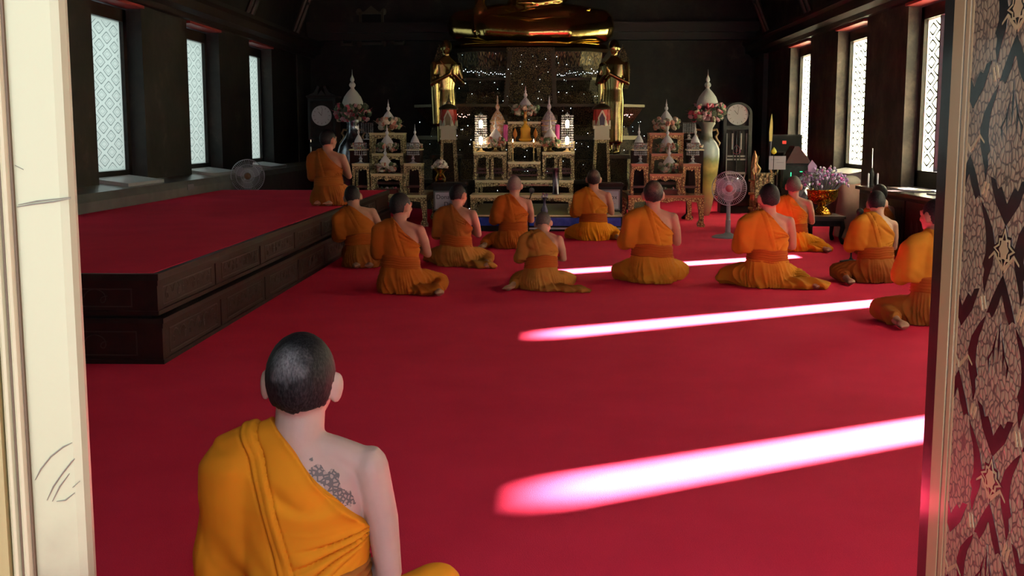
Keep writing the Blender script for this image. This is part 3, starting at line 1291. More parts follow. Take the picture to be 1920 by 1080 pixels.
    P = co_get(me)
    Nn = no_get(me)
    ang = np.arctan2(P[:, 1], P[:, 0])
    rr = np.hypot(P[:, 0], P[:, 1])
    low = smst(-P[:, 2], -.30, -.05)
    f = np.sin(ang * 15 + 2.2 * np.sin(ang * 4 + seed) + P[:, 2] * 18 + rr * 14 + seed * 3)
    f2 = np.sin(ang * 6 + rr * 30 + seed * 5 + 1.5 * np.sin(P[:, 2] * 30 + ang * 3))
    P = P + Nn * ((.010 * (1 - 2 * np.abs(f) ** .6) + .009 * f2) * low + .005 * nz3(P, 22, seed))[:, None]
    P[:, 2] = np.where(P[:, 2] < .012, .003 + np.maximum(P[:, 2], -.02) * .1, P[:, 2])
    P[:, 2] = np.maximum(P[:, 2], .002)
    co_set(me, bend(P, (0, 0, 0), lean))
    me.materials.append(ROBE[lower])
    me.shade_smooth()
    obj('lower_robe', me, None, t)
    # ---- sash
    if sash:
        bm = nb()
        secs = []
        for k in range(19):
            z = .222 + .115 * k / 18
            g = (.0035 * math.sin(k * 1.9 + seed) + .002 * math.sin(k * 3.7)) if 0 < k < 18 else -.012
            secs.append((0, .002, z, .172 * slim + g + .012 * (1 - k / 18), .132 + g + .008 * (1 - k / 18)))
        loft(bm, secs, 64)
        me = finish(bm, 'waist_sash', ROBE[sash], True, None)
        P = co_get(me)
        P[:, 2] += .012 * np.sin(np.arctan2(P[:, 1], P[:, 0]) * 1 + seed) + .003 * np.sin(np.arctan2(P[:, 1], P[:, 0]) * 5 + seed)
        co_set(me, bend(P, (0, 0, 0), lean))
        obj('waist_sash', me, None, t)
    # ---- upper robe, over the left shoulder
    bm = nb()
    o_ = .020
    loft(bm, [(0, .005, .285, .150 * slim, .118), (0, .005, .31, .156 * slim + o_ * .4, .122), (0, .005, .40, .156 * slim + o_, .10 + o_), (0, 0, .49, .172 + o_, .10 + o_), (0, -.002, .555, .170 + o_, .09 + o_),
              (0, -.005, .60, .135 + o_, .072 + o_), (0, -.01, .642, .080 + o_, .060 + o_ * .8)], 40)
    if hump:
        ell(bm, (-.02, -.09, .50), (.14, .07 * hump, .12))
    sh, el_, wr, hd = [Vector(v) for v in ar[1]]
    tube(bm, [(0, -.015, .625), (-.08, -.01, .605), (-.175, 0, .575)], [.066, .066, .066], 14, round_ends=True)
    tube(bm, [sh, (sh + el_) / 2 + Vector((-.006, 0, 0)), el_ + Vector((0, 0, .0))], [.070, .070 * drape, .072 * drape], 14, round_ends=True)
    tube(bm, [el_, el_.lerp(wr, .6)], [.068 * drape, .05], 12, round_ends=True)
    # cloth hanging between arm and side
    loft(bm, [(-.170, .02, .30, .088 * drape, .07), (-.170, .015, .36, .095 * drape, .085), (-.165, .01, .50, .105 * drape, .10), (-.165, 0, .575, .095 * drape, .088), (-.15, 0, .607, .085, .07)], 24, power=.75)
    me = remeshed(bm, vox, max(6, int(5 * (.009 / vox) ** 2)), .6)
    P = co_get(me)
    Nn = no_get(me)
    # folds fan out from the right armpit, fading towards the left shoulder panel
    Q = np.array([.235, .430])
    dx, dz = P[:, 0] - Q[0], P[:, 2] - Q[1]
    a = np.arctan2(dz, -dx)
    rq = np.hypot(dx, dz)
    amp = (.0085 * np.exp(-(rq - .06) / .15) + .0038) * (.45 + .55 * np.sin(a * 7 + seed * 2 + 12 * rq)) * smst(rq, .02, .10)
    xl = -.045 - .035 * np.sin(seed) + (.60 - P[:, 2]) * .30
    right_of = smst(P[:, 0] - xl, -.01, .02)
    f = np.sin(a * 11 + 2.6 * np.sin(a * 3.1 + seed) + 14 * rq * np.sin(seed * 7) + 1.2 * nz3(P, 25, seed) + seed)
    f = .55 - 1.5 * np.exp(-(f / .45) ** 2)
    back_l = np.sin((P[:, 0] * 1.0 + P[:, 2] * .35 * math.sin(seed * 3)) * 42 + 1.5 * np.sin(P[:, 2] * 14 + seed))
    f3 = np.sin(P[:, 2] * 62 + P[:, 0] * 55 + 2.5 * nz3(P, 16, seed)) * np.exp(-((P[:, 2] - .36) / .07) ** 2)
    disp = .0014 * f3 + amp * f * right_of + (1 - right_of) * .0022 * back_l + .0035 * nz3(P, 18, seed)
    # the long pleated edge that runs from the shoulder to the sash
    dl = (P[:, 0] - xl)
    disp += .0042 * (smst(dl, -.042, -.034) - smst(dl, -.006, .0)) - .004 * np.exp(-(dl / .004) ** 2) - .0022 * np.exp(-((dl + .044) / .004) ** 2) - .0016 * np.exp(-((dl + .024) / .003) ** 2)
    disp *= smst(P[:, 2], .27, .31) * fold
    P = P + Nn * disp[:, None]
    # hem: everything above the line from the neck to the right armpit is folded under
    n = np.array([.72, 0, .70])
    n /= np.linalg.norm(n)
    p0 = np.array([-.040, 0, .652])
    sag = .012 * np.sin(P[:, 1] * 14) + .010 * np.exp(-((P[:, 0] - .09) / .05) ** 2)
    d = (P - p0) @ n + sag
    P = np.where((d > 0)[:, None], P - n * d[:, None], P)
    # roll the hem outwards a little
    rim = np.exp(-(np.clip(-d, 0, 1) / .009) ** 2) * (d <= 0)
    P = P + Nn * (rim * .004)[:, None]
    co_set(me, bend(P, (0, 0, 0), lean))
    me.materials.append(ROBE[robe])
    me.shade_smooth()
    me.set_sharp_from_angle(angle=R(70))
    obj('upper_robe', me, None, t)
    return t


hair_mat('dark_stubble', (0.004, 0.004, 0.005), (0.026, 0.026, 0.027), ((-.012, -.090, .825), .058, (.26, .26, .27), 1.7))
hair_mat('black_stubble', (0.006, 0.006, 0.007), (0.035, 0.033, 0.035))
hair_mat('thinning_stubble', (0.012, 0.010, 0.011), (0.05, 0.042, 0.042), ((0.0, -.07, .845), .075, (.20, .12, .09), 2.4))
hair_mat('grey_stubble', (0.16, 0.12, 0.105), (0.30, 0.24, 0.22))
hair_mat('greybrown_stubble', (0.06, 0.05, 0.045), (0.14, 0.12, 0.11))


def seat(px, py, head_top, z=0.0):
    """floor point and scale for a seated figure of local height .873"""
    g = ground(px, py, z)
    # find height whose projection is head_top at this distance
    h = at(px, head_top, g.y).z - z
    return (g.x, g.y, z), h / .893
# ================================================================ altar furniture and ornaments
rnd = random.Random(11)
CG = carved('gilt_carving_green', (0.64, 0.55, 0.29), (0.10, 0.07, 0.03), scale=30, rough=0.42, metal=0.35, edge=0.12, bump=0.8)
CR = carved('gilt_carving_red', (0.66, 0.42, 0.19), (0.18, 0.03, 0.018), scale=30, rough=0.42, metal=0.35, edge=0.13, bump=0.8)
TG = mat('pale_gilt_edge', (0.70, 0.63, 0.36), rough=0.35, metal=0.35)
TR = mat('red_gilt_edge', (0.42, 0.13, 0.06), rough=0.3, metal=0.2)
PED = carved('mosaic_relief', (0.11, 0.08, 0.036), (0.012, 0.010, 0.008), scale=32, rough=0.3, metal=0.7, edge=0.14, bump=1.0)
PED_DARK = carved('mosaic_relief_dark', (0.06, 0.046, 0.024), (0.008, 0.007, 0.006), scale=48, rough=0.3, metal=0.7, edge=0.14, bump=1.0)
PEARL = carved('pearl_inlay_black', (0.012, 0.012, 0.012), (0.16, 0.18, 0.17), scale=70, rough=0.2, metal=0.0, edge=0.10, bump=0.0, mode='F1')
WHITE_BUD = mat('white_jasmine', (0.76, 0.77, 0.82), rough=0.7, bump=(140, 0.8, 0.006))
GLASSY = mat('crystal_beads', (0.75, 0.78, 0.85), rough=0.08, spec=1.0, trans=0.5)
BULB = mat('warm_bulb', (1, .9, .75), emit=(1.0, 0.72, 0.42), es=34)
FLAME = mat('candle_flame', (1, .7, .4), emit=(1.0, 0.55, 0.25), es=22)
LED_GLINT = mat('white_led_and_glint', (1, 1, 1), emit=(0.75, 0.88, 1.0), es=16)
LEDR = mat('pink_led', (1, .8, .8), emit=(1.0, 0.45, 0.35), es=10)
SILVER = mat('silvered_vase', (0.42, 0.44, 0.50), rough=0.22, metal=0.9, noise=(8, (.16, .17, .22), 6))
AMBERG = mat('yellow_cloth', (0.75, 0.40, 0.03), rough=0.6)


def island_mat(name, cols, rough=0.7):
    m = bpy.data.materials.new(name)
    nt, N, L, b = nodes_of(m)
    g = N.new('ShaderNodeNewGeometry')
    r = N.new('ShaderNodeValToRGB')
    r.color_ramp.interpolation = 'CONSTANT'
    e = r.color_ramp.elements
    e[0].position, e[0].color = 0, (*cols[0], 1)
    e[1].position, e[1].color = 1 / len(cols), (*cols[1], 1)
    for i, c in enumerate(cols[2:]):
        x = e.new((i + 2) / len(cols))
        x.color = (*c, 1)
    L.new(g.outputs['Random Per Island'], r.inputs['Fac'])
    L.new(r.outputs['Color'], b.inputs['Base Color'])
    b.inputs['Roughness'].default_value = rough
    MATS[name] = m
    return m


FL_PEACH = island_mat('peach_flowers', [(.55, .30, .22), (.50, .45, .36), (.10, .16, .08), (.45, .18, .14), (.16, .22, .12), (.55, .50, .42)])
FL_PINK = island_mat('pink_flowers', [(.55, .10, .16), (.06, .11, .06), (.50, .28, .33), (.10, .14, .09), (.45, .06, .10), (.45, .42, .30), (.07, .10, .07)])
FL_WHITE = island_mat('white_flowers', [(.62, .58, .50), (.55, .50, .45), (.68, .64, .58)])
FL_PURPLE = island_mat('purple_flowers', [(.55, .22, .52), (.55, .38, .68), (.20, .15, .30), (.70, .62, .78), (.60, .12, .42), (.28, .34, .26), (.42, .44, .60)])


def blob(bm, c, r, seg=6):
    M = Matrix.Translation(c) @ Euler((rnd.uniform(0, 6), rnd.uniform(0, 6), rnd.uniform(0, 6))).to_matrix().to_4x4() @ Matrix.Diagonal((r, r, r * .55, 1))
    bmesh.ops.create_icosphere(bm, subdivisions=1, radius=1.0, matrix=M)


def garland(bm, z, R, h, n, size):
    for k in range(n):
        a = rnd.uniform(0, 2 * PI)
        q = rnd.uniform(0, 2 * PI)
        rr = R * (.80 + .26 * math.cos(q) * rnd.uniform(.4, 1))
        blob(bm, (rr * math.cos(a), rr * math.sin(a), z + h * .5 * math.sin(q)), size * rnd.uniform(.6, 1.3))
    for k in range(n // 4):   # leaves that stick out
        a = rnd.uniform(0, 2 * PI)
        p = Vector((R * math.cos(a), R * math.sin(a), z))
        d = Vector((math.cos(a), math.sin(a), rnd.uniform(-.6, .9))).normalized()
        s = Vector((-math.sin(a), math.cos(a), 0)) * size * .35
        L_ = size * rnd.uniform(1.6, 3.0)
        vs = [bm.verts.new(p - s), bm.verts.new(p + s), bm.verts.new(p + d * L_ + s * .2), bm.verts.new(p + d * L_ * .9 - s * .4)]
        bm.faces.new(vs)


BELL = [(0, .97), (.05, 1), (.12, .97), (.25, .80), (.38, .50), (.48, .24), (.52, .13), (.57, .22), (.62, .27), (.67, .20), (.71, .10), (.76, .15), (.80, .10), (.87, .05), (1, .012)]
BELL_BIG = [(0, .97), (.05, 1), (.12, .97), (.25, .80), (.38, .48), (.46, .22), (.50, .15), (.54, .28), (.58, .31), (.62, .25), (.66, .12), (.70, .20), (.75, .18), (.81, .08), (.86, .03), (1, .012)]


def flower_cone(label, pos, h, r, gr, gm, stand=0.1, big=False, group='white jasmine cones on the altars', n=70, gh=None):
    """white bud cone rising out of a ring of flowers on a footed stand; pos = foot"""
    t = thing('flower_cone', label, 'flower arrangement', pos, group=group)
    gh = gh or gr * .55
    bm = nb()
    lathe(bm, [(gr * .45, 0), (gr * .5, .008), (gr * .18, stand * .3), (gr * .14, stand * .6), (gr * .5, stand * .95), (gr * .6, stand)], seg=16)
    obj('stand', bm, mat('dull_gold_stand', (.30, .22, .08), rough=.35, metal=.8), t, True)
    bm = nb()
    garland(bm, stand + gh * .5, gr, gh, n, gr * .22)
    o = obj('flower_ring', bm, gm, t)
    bm = nb()
    prof = BELL_BIG if big else BELL
    lathe(bm, [(r * q, stand + gh * .55 + h * u) for u, q in prof], seg=24)
    obj('bud_cone', bm, WHITE_BUD, t, True, 60)
    return t


def thai_table(label, x0, x1, ztop, zbot, Y0, Y1, red=False, legw=.055, arch=.5, tt=.035, group=None, mids=(), name='altar_table', stretch=True, inlay=False):
    C_, E_ = (CR, TR) if red else (CG, TG)
    cx, cy = (x0 + x1) / 2, (Y0 + Y1) / 2
    w, d, h = x1 - x0, Y1 - Y0, ztop - zbot
    t = thing(name, label, 'table', (cx, cy, zbot), group=group)
    bm = nb()
    bx(bm, -w / 2, w / 2, -d / 2, d / 2, h - tt * .45, h)
    bx(bm, -w / 2 + .008, w / 2 - .008, -d / 2 + .008, d / 2 - .008, h - tt * .8, h - tt * .45)
    bx(bm, -w / 2 + .002, w / 2 - .002, -d / 2 + .002, d / 2 - .002, h - tt, h - tt * .8)
    obj('tabletop', bm, E_, t)
    # scalloped apron
    ah = min(.09, h * .30)
    zt = h - tt

    def apron_outline(L_):
        pts = [(-L_ / 2, zt), (L_ / 2, zt)]
        n = 28
        for k in range(n + 1):
            u = 1 - 2 * k / n
            e = abs(u)
            zz = zt - ah * (.52 + .48 * max(0, (e - .72) / .28) ** 1.2 + .10 * math.cos(u * PI * 3) + (.14 * math.exp(-(u / .12) ** 2)))
            pts.append((u * L_ / 2, zz))
        return pts
    bm = nb()
    prism(bm, apron_outline(w - .02), 'y', -d / 2 + .006, -d / 2 + .03)
    prism(bm, apron_outline(w - .02), 'y', d / 2 - .03, d / 2 - .006)
    prism(bm, apron_outline(d - .02), 'x', -w / 2 + .006, -w / 2 + .03)
    prism(bm, apron_outline(d - .02), 'x', w / 2 - .03, w / 2 - .006)
    obj('apron', bm, C_, t)
    lw = min(legw, w * .16)

    def leg_outline(s):
        H = zt
        return [(0, H), (s * lw * 1.15, H), (s * lw * .95, H * .8), (s * lw * .72, H * .5), (s * lw * .62, H * .25), (s * lw * .95, H * .13), (s * lw * .9, H * .02), (s * lw * .5, 0), (-s * lw * .18, 0), (-s * lw * .22, H * .07), (-s * .0, H * .16), (0, H * .5)]
    for sx in (-1, 1):
        for sy in (-1, 1):
            bm = nb()
            prism(bm, [(p[0], p[1]) for p in leg_outline(-sx)], 'y', -lw / 2, lw / 2, Matrix.Translation((sx * (w / 2 - .006), sy * (d / 2 - lw / 2 - .004), 0)))
            obj('leg', bm, C_, t)
    for u in mids:
        bm = nb()
        prism(bm, [(-lw * .4, zt), (lw * .4, zt), (lw * .35, zt * .3), (lw * .6, 0), (-lw * .6, 0), (-lw * .35, zt * .3)], 'y', -lw / 2, lw / 2, Matrix.Translation((u * w, -d / 2 + lw / 2 + .004, 0)))
        obj('leg', bm, C_, t)
    if stretch and h > .2:
        for sy in (-1, 1):
            bm = nb()
            bx(bm, -w / 2 + lw * .6, w / 2 - lw * .6, sy * (d / 2 - .03) - .01, sy * (d / 2 - .03) + .01, h * .22, h * .27)
            obj('stretcher', bm, mat('dull_red_rail', (.12, .03, .025), rough=.4), t)
    if inlay:
        bm = nb()
        pts = [(-w * .26, .0), (-w * .24, .012), (w * .24, .012), (w * .26, 0), (w * .24, -.012), (-w * .24, -.012)]
        prism(bm, [(p[0], p[1] + h - tt - .035) for p in pts], 'y', -d / 2 - .004, -d / 2 + .008)
        obj('red_cartouche', bm, mat('crimson_gilt', (.40, .05, .04), rough=.35, noise=(90, (.6, .35, .2), 2)), t)
    return t


def crystal_lamp(label, pos, h, r, tiers=1, lit=False, group='crystal table lamps', finial=True):
    t = thing('crystal_lamp', label, 'lamp', pos, group=group)
    bm = nb()
    sh = h * (.34 if tiers == 1 else .10)
    lathe(bm, [(r * .75, 0), (r * .75, .008), (r * .3, .02), (r * .18, sh * .4), (r * .35, sh * .55), (r * .16, sh * .75), (r * .25, sh)], seg=14)
    obj('base', bm, GLASSY if not lit else GILT, t, True)
    th = (h * (.80 if tiers == 2 else .52)) / tiers
    bmf = nb()
    for k in range(tiers):
        z0 = sh + k * th * 1.03
        bm = nb()
        n = 16
        rows = 7
        for a in range(n):
            an = 2 * PI * a / n
            rr = r * (1 - .04 * k)
            for q in range(rows):
                c = (rr * math.cos(an), rr * math.sin(an), z0 + th * (.06 + .9 * q / (rows - 1)))
                s = th * .062
                M = Matrix.Translation(c) @ Matrix.Rotation(an + q, 4, 'Z')
                add_mesh(bm, [(s, 0, 0), (-s, 0, 0), (0, s, 0), (0, -s, 0), (0, 0, s * 1.1), (0, 0, -s * 1.1)], [(0, 2, 4), (2, 1, 4), (1, 3, 4), (3, 0, 4), (2, 0, 5), (1, 2, 5), (3, 1, 5), (0, 3, 5)], M)
        o = obj('bead_curtain', bm, GLASSY, t)
        for zz in (z0, z0 + th):
            pts = [(r * math.cos(2 * PI * a / 20), r * math.sin(2 * PI * a / 20), zz) for a in range(21)]
            tube(bmf, pts, r * .05, 6, caps=False)
        if lit:
            bm = nb()
            ell(bm, (0, 0, z0 + th * .45), (r * .36, r * .36, th * .27))
            obj('bulb', bm, BULB, t, True)
    obj('ring_frame', bmf, mat('silver_ring', (.5, .5, .52), rough=.25, metal=.9), t, True)
    if finial:
        bm = nb()
        zt = sh + tiers * th * 1.03
        hh = h - (zt - 0) if h - zt > .03 else h * .14
        lathe(bm, [(r * .1, zt - .02)] + [(r * .42 * q, zt + hh * (u - .05)) for u, q in BELL[1:]], seg=14)
        obj('finial', bm, WHITE_BUD, t, True)
    return t


# ---------------------------------------------------------------- central altar
AX = at(983, 340, 16.5).x
PX = lambda px, Y: at(px, 340, Y).x
PZ = lambda py, Y: at(983, py, Y).z


def m_(px, Y):
    return px * Y / FPX


plz = PZ(403, 15.2)
t = thing('altar_plinth', 'low blue-faced plinth under the central altar tables', 'plinth', (PX(1020, 16.4), 15.2, 0))
x0, x1 = PX(880, 15.2) - t.location.x, PX(1168, 15.2) - t.location.x
bm = nb()
bx(bm, x0, x1, 0.0, 2.5, 0, plz - .02)
obj('body', bm, BLACK, t)
bm = nb()
bx(bm, x0, x1, -.012, 2.5, plz - .02, plz)
obj('gold_edge', bm, TG, t)
bm = nb()
bx(bm, x0 + .02, x1 - .02, -.010, 0, plz - .145, plz - .035)
obj('blue_panel', bm, mat('blue_panel', (.015, .04, .42), rough=.25, noise=(10, (.03, .07, .55))), t)
bm = nb()
bx(bm, x0 + .5, x1, -.03, 0, .028, .05)
obj('pale_strip', bm, mat('pale_strip', (.5, .55, .65), rough=.3), t)

T1 = thai_table('wide lowest gilt table of the central altar, on the blue plinth', PX(881, 15.4), PX(1076, 15.4), PZ(366, 15.4), plz, 15.4, 16.05, legw=.075, stretch=False)
z2 = PZ(338, 16.3)
T2 = thai_table('long gilt table with red cartouche carrying the central stepped stands', PX(890, 16.3), PX(1076, 16.3), z2, plz, 16.3, 17.55, legw=.05, stretch=False, inlay=True)
grp = 'gilt stands of the central altar'
zs = PZ(285, 16.5)
for s, xx in (('left', (888, 950)), ('right', (1016, 1077))):
    thai_table('%s front gilt stand of the central altar holding a lit crystal lamp' % s, PX(xx[0], 16.5), PX(xx[1], 16.5), zs, z2, 16.45, 16.80, group=grp, mids=(-.07, .07), name='altar_stand')
zc1 = PZ(303, 16.5)
thai_table('low centre gilt stand, front step of the central altar', PX(952, 16.5), PX(1014, 16.5), zc1, z2, 16.40, 16.74, group=grp, name='altar_stand')
zc2 = PZ(266, 16.85)
thai_table('middle gilt stand of the central altar under the yellow-draped figure', PX(952, 16.8), PX(1014, 16.8), zc2, z2, 16.78, 17.10, group=grp, name='altar_stand')
zc3 = PZ(228, 17.2)
thai_table('tallest centre gilt stand at the back of the central altar', PX(952, 17.2), PX(1014, 17.2), zc3, z2, 17.14, 17.5, group=grp, name='altar_stand')
zb = PZ(265, 17.0)
for s, xx in (('left', (888, 948)), ('right', (1018, 1077))):
    thai_table('%s back gilt stand of the central altar carrying a lidded jar' % s, PX(xx[0], 17.0), PX(xx[1], 17.0), zb, z2, 16.86, 17.3, group=grp, name='altar_stand')

# things on the central altar
for s, px, pc in (('left', 902, 929), ('right', 1063, 1031)):
    crystal_lamp('%s glowing two-tier crystal lamp on the central altar' % s, (PX(px, 16.6), 16.60, zs), m_(74, 16.6), m_(10.5, 16.6), 2, True, group='glowing crystal lamps')
    flower_cone('white jasmine cone with peach flowers, %s side of the central altar, beside the glowing lamp' % s, (PX(pc, 16.62), 16.64, zs), m_(46, 16.6), m_(13, 16.6), m_(17, 16.6), FL_PEACH, stand=m_(12, 16.6), gh=m_(13, 16.6), n=100)
flower_cone('topmost white jasmine cone above the centre of the main altar', (PX(985, 17.3), 17.3, zc3), m_(44, 17.3), m_(13.5, 17.3), m_(24, 17.3), FL_PEACH, stand=m_(15, 17.3), gh=m_(12, 17.3))
for s, px, colr, lab in (('l', 933, (.50, .20, .05), 'orange patterned lidded porcelain jar on the left back stand'), ('r', 1029, (.30, .22, .36), 'lilac patterned lidded porcelain jar on the right back stand')):
    Y = 17.0
    t = thing('lidded_jar', lab, 'jar', (PX(px, Y), Y + .03, zb), group='lidded porcelain jars')
    r = m_(14.5, Y)
    H = m_(56, Y)
    cm = mat('porcelain_' + s, colr, rough=.15, noise=(45, (.55, .50, .50), 3), coat=.6)
    bm = nb()
    lathe(bm, [(r * .5, 0), (r * .55, .01), (r * .5, H * .06), (r * .85, H * .22), (r, H * .42), (r * .95, H * .55), (r * .7, H * .62)], seg=24)
    obj('jar_body', bm, cm, t, True)
    bm = nb()
    lathe(bm, [(r * 1.0, H * .60), (r * .98, H * .64), (r * .8, H * .78), (r * .45, H * .93), (r * .22, H), (r * .16, H * 1.04), (r * .3, H * 1.12), (r * .24, H * 1.18), (r * .1, H * 1.24), (r * .12, H * 1.3), (r * .03, H * 1.5)], seg=24)
    obj('lid', bm, cm, t, True)
    bm = nb()
    for q in (.30, .5, .66):
        rr = r * (.93 if q == .3 else 1.0)
        lathe(bm, [(rr, H * q), (rr * 1.03, H * (q + .012)), (rr, H * (q + .03))], seg=24)
    obj('gold_bands', bm, GILT, t, True)
    bm = nb()
    lathe(bm, [(.035, 0), (.035, .22), (.03, .24), (.004, .25)], seg=12)
    c = obj('candle', bm, mat('magenta_wax', (.50, .04, .26), rough=.4), None, True)
    c.location = (PX(px + 15.5, Y), Y - .10, zb)
    tag(c, 'thick magenta candle next to the %s jar' % ('orange' if s == 'l' else 'lilac'), 'candle', 'magenta candles')
# yellow draped small seated figure in the niche
Y = 16.94
t = thing('seated_figure', 'small yellow-draped seated figurine in the centre niche of the altar', 'figurine', (PX(985, Y), Y, zc2))
bm = nb()
ell(bm, (0, 0, .035), (.10, .07, .04))
loft(bm, [(0, 0, .02, .085, .06), (0, 0, .12, .072, .05), (0, 0, .20, .078, .05), (0, 0, .235, .04, .035), (0, 0, .26, .022, .022)], 16)
ell(bm, (0, 0, .285), (.028, .03, .034))
obj('body', remeshed(bm, .007, 4), None, t).data.materials.append(AMBERG)
bm = nb()
lathe(bm, [(.02, .31), (.012, .325), (.002, .35)], seg=10)
obj('topknot', bm, GILT, t, True)
for s in (-1, 1):
    px = 985 + s * 23
    bm = nb()
    lathe(bm, [(.022, 0), (.006, .02), (.006, .05), (.028, .09), (.034, .12), (.02, .16), (.003, .20)], seg=12)
    c = obj('leaf_ornament', bm, mat('orange_glass', (.55, .20, .03), rough=.3), None, True)
    c.location = (PX(px - s * 4, Y), Y - .06, zc2)
    tag(c, 'small orange pointed ornament %s of the yellow-draped figurine' % ('left' if s < 0 else 'right'), 'ornament', 'orange pointed ornaments')
    t2 = thing('candlestick', 'lit candle on a thin gold stick, %s front of the altar niche' % ('left' if s < 0 else 'right'), 'candle', (PX(981 + s * 19.5, 16.5), 16.5, zc1), group='lit candlesticks')
    bm = nb()
    lathe(bm, [(.03, 0), (.03, .008), (.008, .02), (.007, .12), (.016, .13), (.007, .15), (.006, .20)], seg=12)
    obj('stick', bm, GILT, t2, True)
    bm = nb()
    lathe(bm, [(.009, .20), (.009, .275)], seg=10)
    obj('wax', bm, mat('orange_wax', (.6, .25, .05), rough=.4), t2, True)
    bm = nb()
    lathe(bm, [(.002, .275), (.010, .288), (.008, .302), (.001, .325)], seg=10)
    obj('flame', bm, FLAME, t2, True)
# orchid vase before the top cone
Y = 17.18
t = thing('orange_vase', 'slim orange vase with peach orchids before the topmost jasmine cone', 'vase', (PX(985, Y), Y - .0, zc3))
bm = nb()
lathe(bm, [(.03, 0), (.035, .01), (.018, .04), (.03, .08), (.018, .12), (.034, .15)], seg=14)
obj('vase_body', bm, mat('orange_glaze', (.55, .22, .05), rough=.25), t, True)
bm = nb()
for k in range(30):
    blob(bm, (rnd.uniform(-.10, .10), rnd.uniform(-.05, .05), rnd.uniform(.14, .24)), .02)
obj('orchids', bm, FL_PEACH, t)
# tall metal vessel and small items on the front table
Y = 15.7
zt1 = PZ(366, 15.4)
bm = nb()
lathe(bm, [(.052, 0), (.052, .01), (.044, .02), (.044, .34), (.048, .35), (.048, .36), (.040, .36), (.038, .30)], seg=20)
c = obj('incense_cylinder', bm, mat('grey_violet_metal', (.20, .17, .20), rough=.25, metal=.8), None, True)
c.location = (PX(1042, Y), Y, zt1)
tag(c, 'tall grey metal cylinder standing on the front altar table', 'vessel')
Y = 15.28
t = thing('glass_bottle_vase', 'slender violet glass vase on the plinth under the front table', 'vase', (PX(1021, Y), Y, plz))
bm = nb()
lathe(bm, [(.035, 0), (.045, .01), (.05, .06), (.02, .13), (.017, .19), (.035, .23), (.03, .23), (.012, .19)], seg=18)
obj('vase_body', bm, mat('violet_glass', (.25, .20, .35), rough=.1, trans=.5), t, True)
bm = nb()
for k in range(14):
    blob(bm, (rnd.uniform(-.04, .04), rnd.uniform(-.03, .03), rnd.uniform(.23, .30)), .014)
obj('flowers', bm, FL_PURPLE, t)


def mic_stand(label, px, py, Y, dx=-.25):
    p = at(px, py, Y)
    t = thing('microphone_stand', label, 'microphone', (p.x + dx, Y, 0), group='microphones on stands')
    bm = nb()
    lathe(bm, [(.11, 0), (.11, .012), (.02, .03), (.012, .05)], seg=20)
    tube(bm, [(0, 0, .03), (0, 0, p.z * .72)], .009, 8)
    obj('stand', bm, BLACK, t, True)
    bm = nb()
    tube(bm, [(0, 0, p.z * .72), (-dx * .85, 0, p.z - .04)], .007, 8)
    obj('boom', bm, BLACK, t, True)
    bm = nb()
    tube(bm, [(-dx * .85, 0, p.z - .045), (-dx, -.01, p.z)], [.012, .018], 10)
    ell(bm, (-dx, -.01, p.z), (.036, .036, .036))
    obj('microphone', bm, mat('grey_foam', (.10, .10, .11), rough=.9) if px < 1200 else BLACK, t, True)


mic_stand('grey-headed microphone on a stand at the bald person before the central altar', 997, 357, 14.2, -.04)
mic_stand('black foam microphone on a boom stand left of the leaning person', 1612, 397, 11.6, -.07)


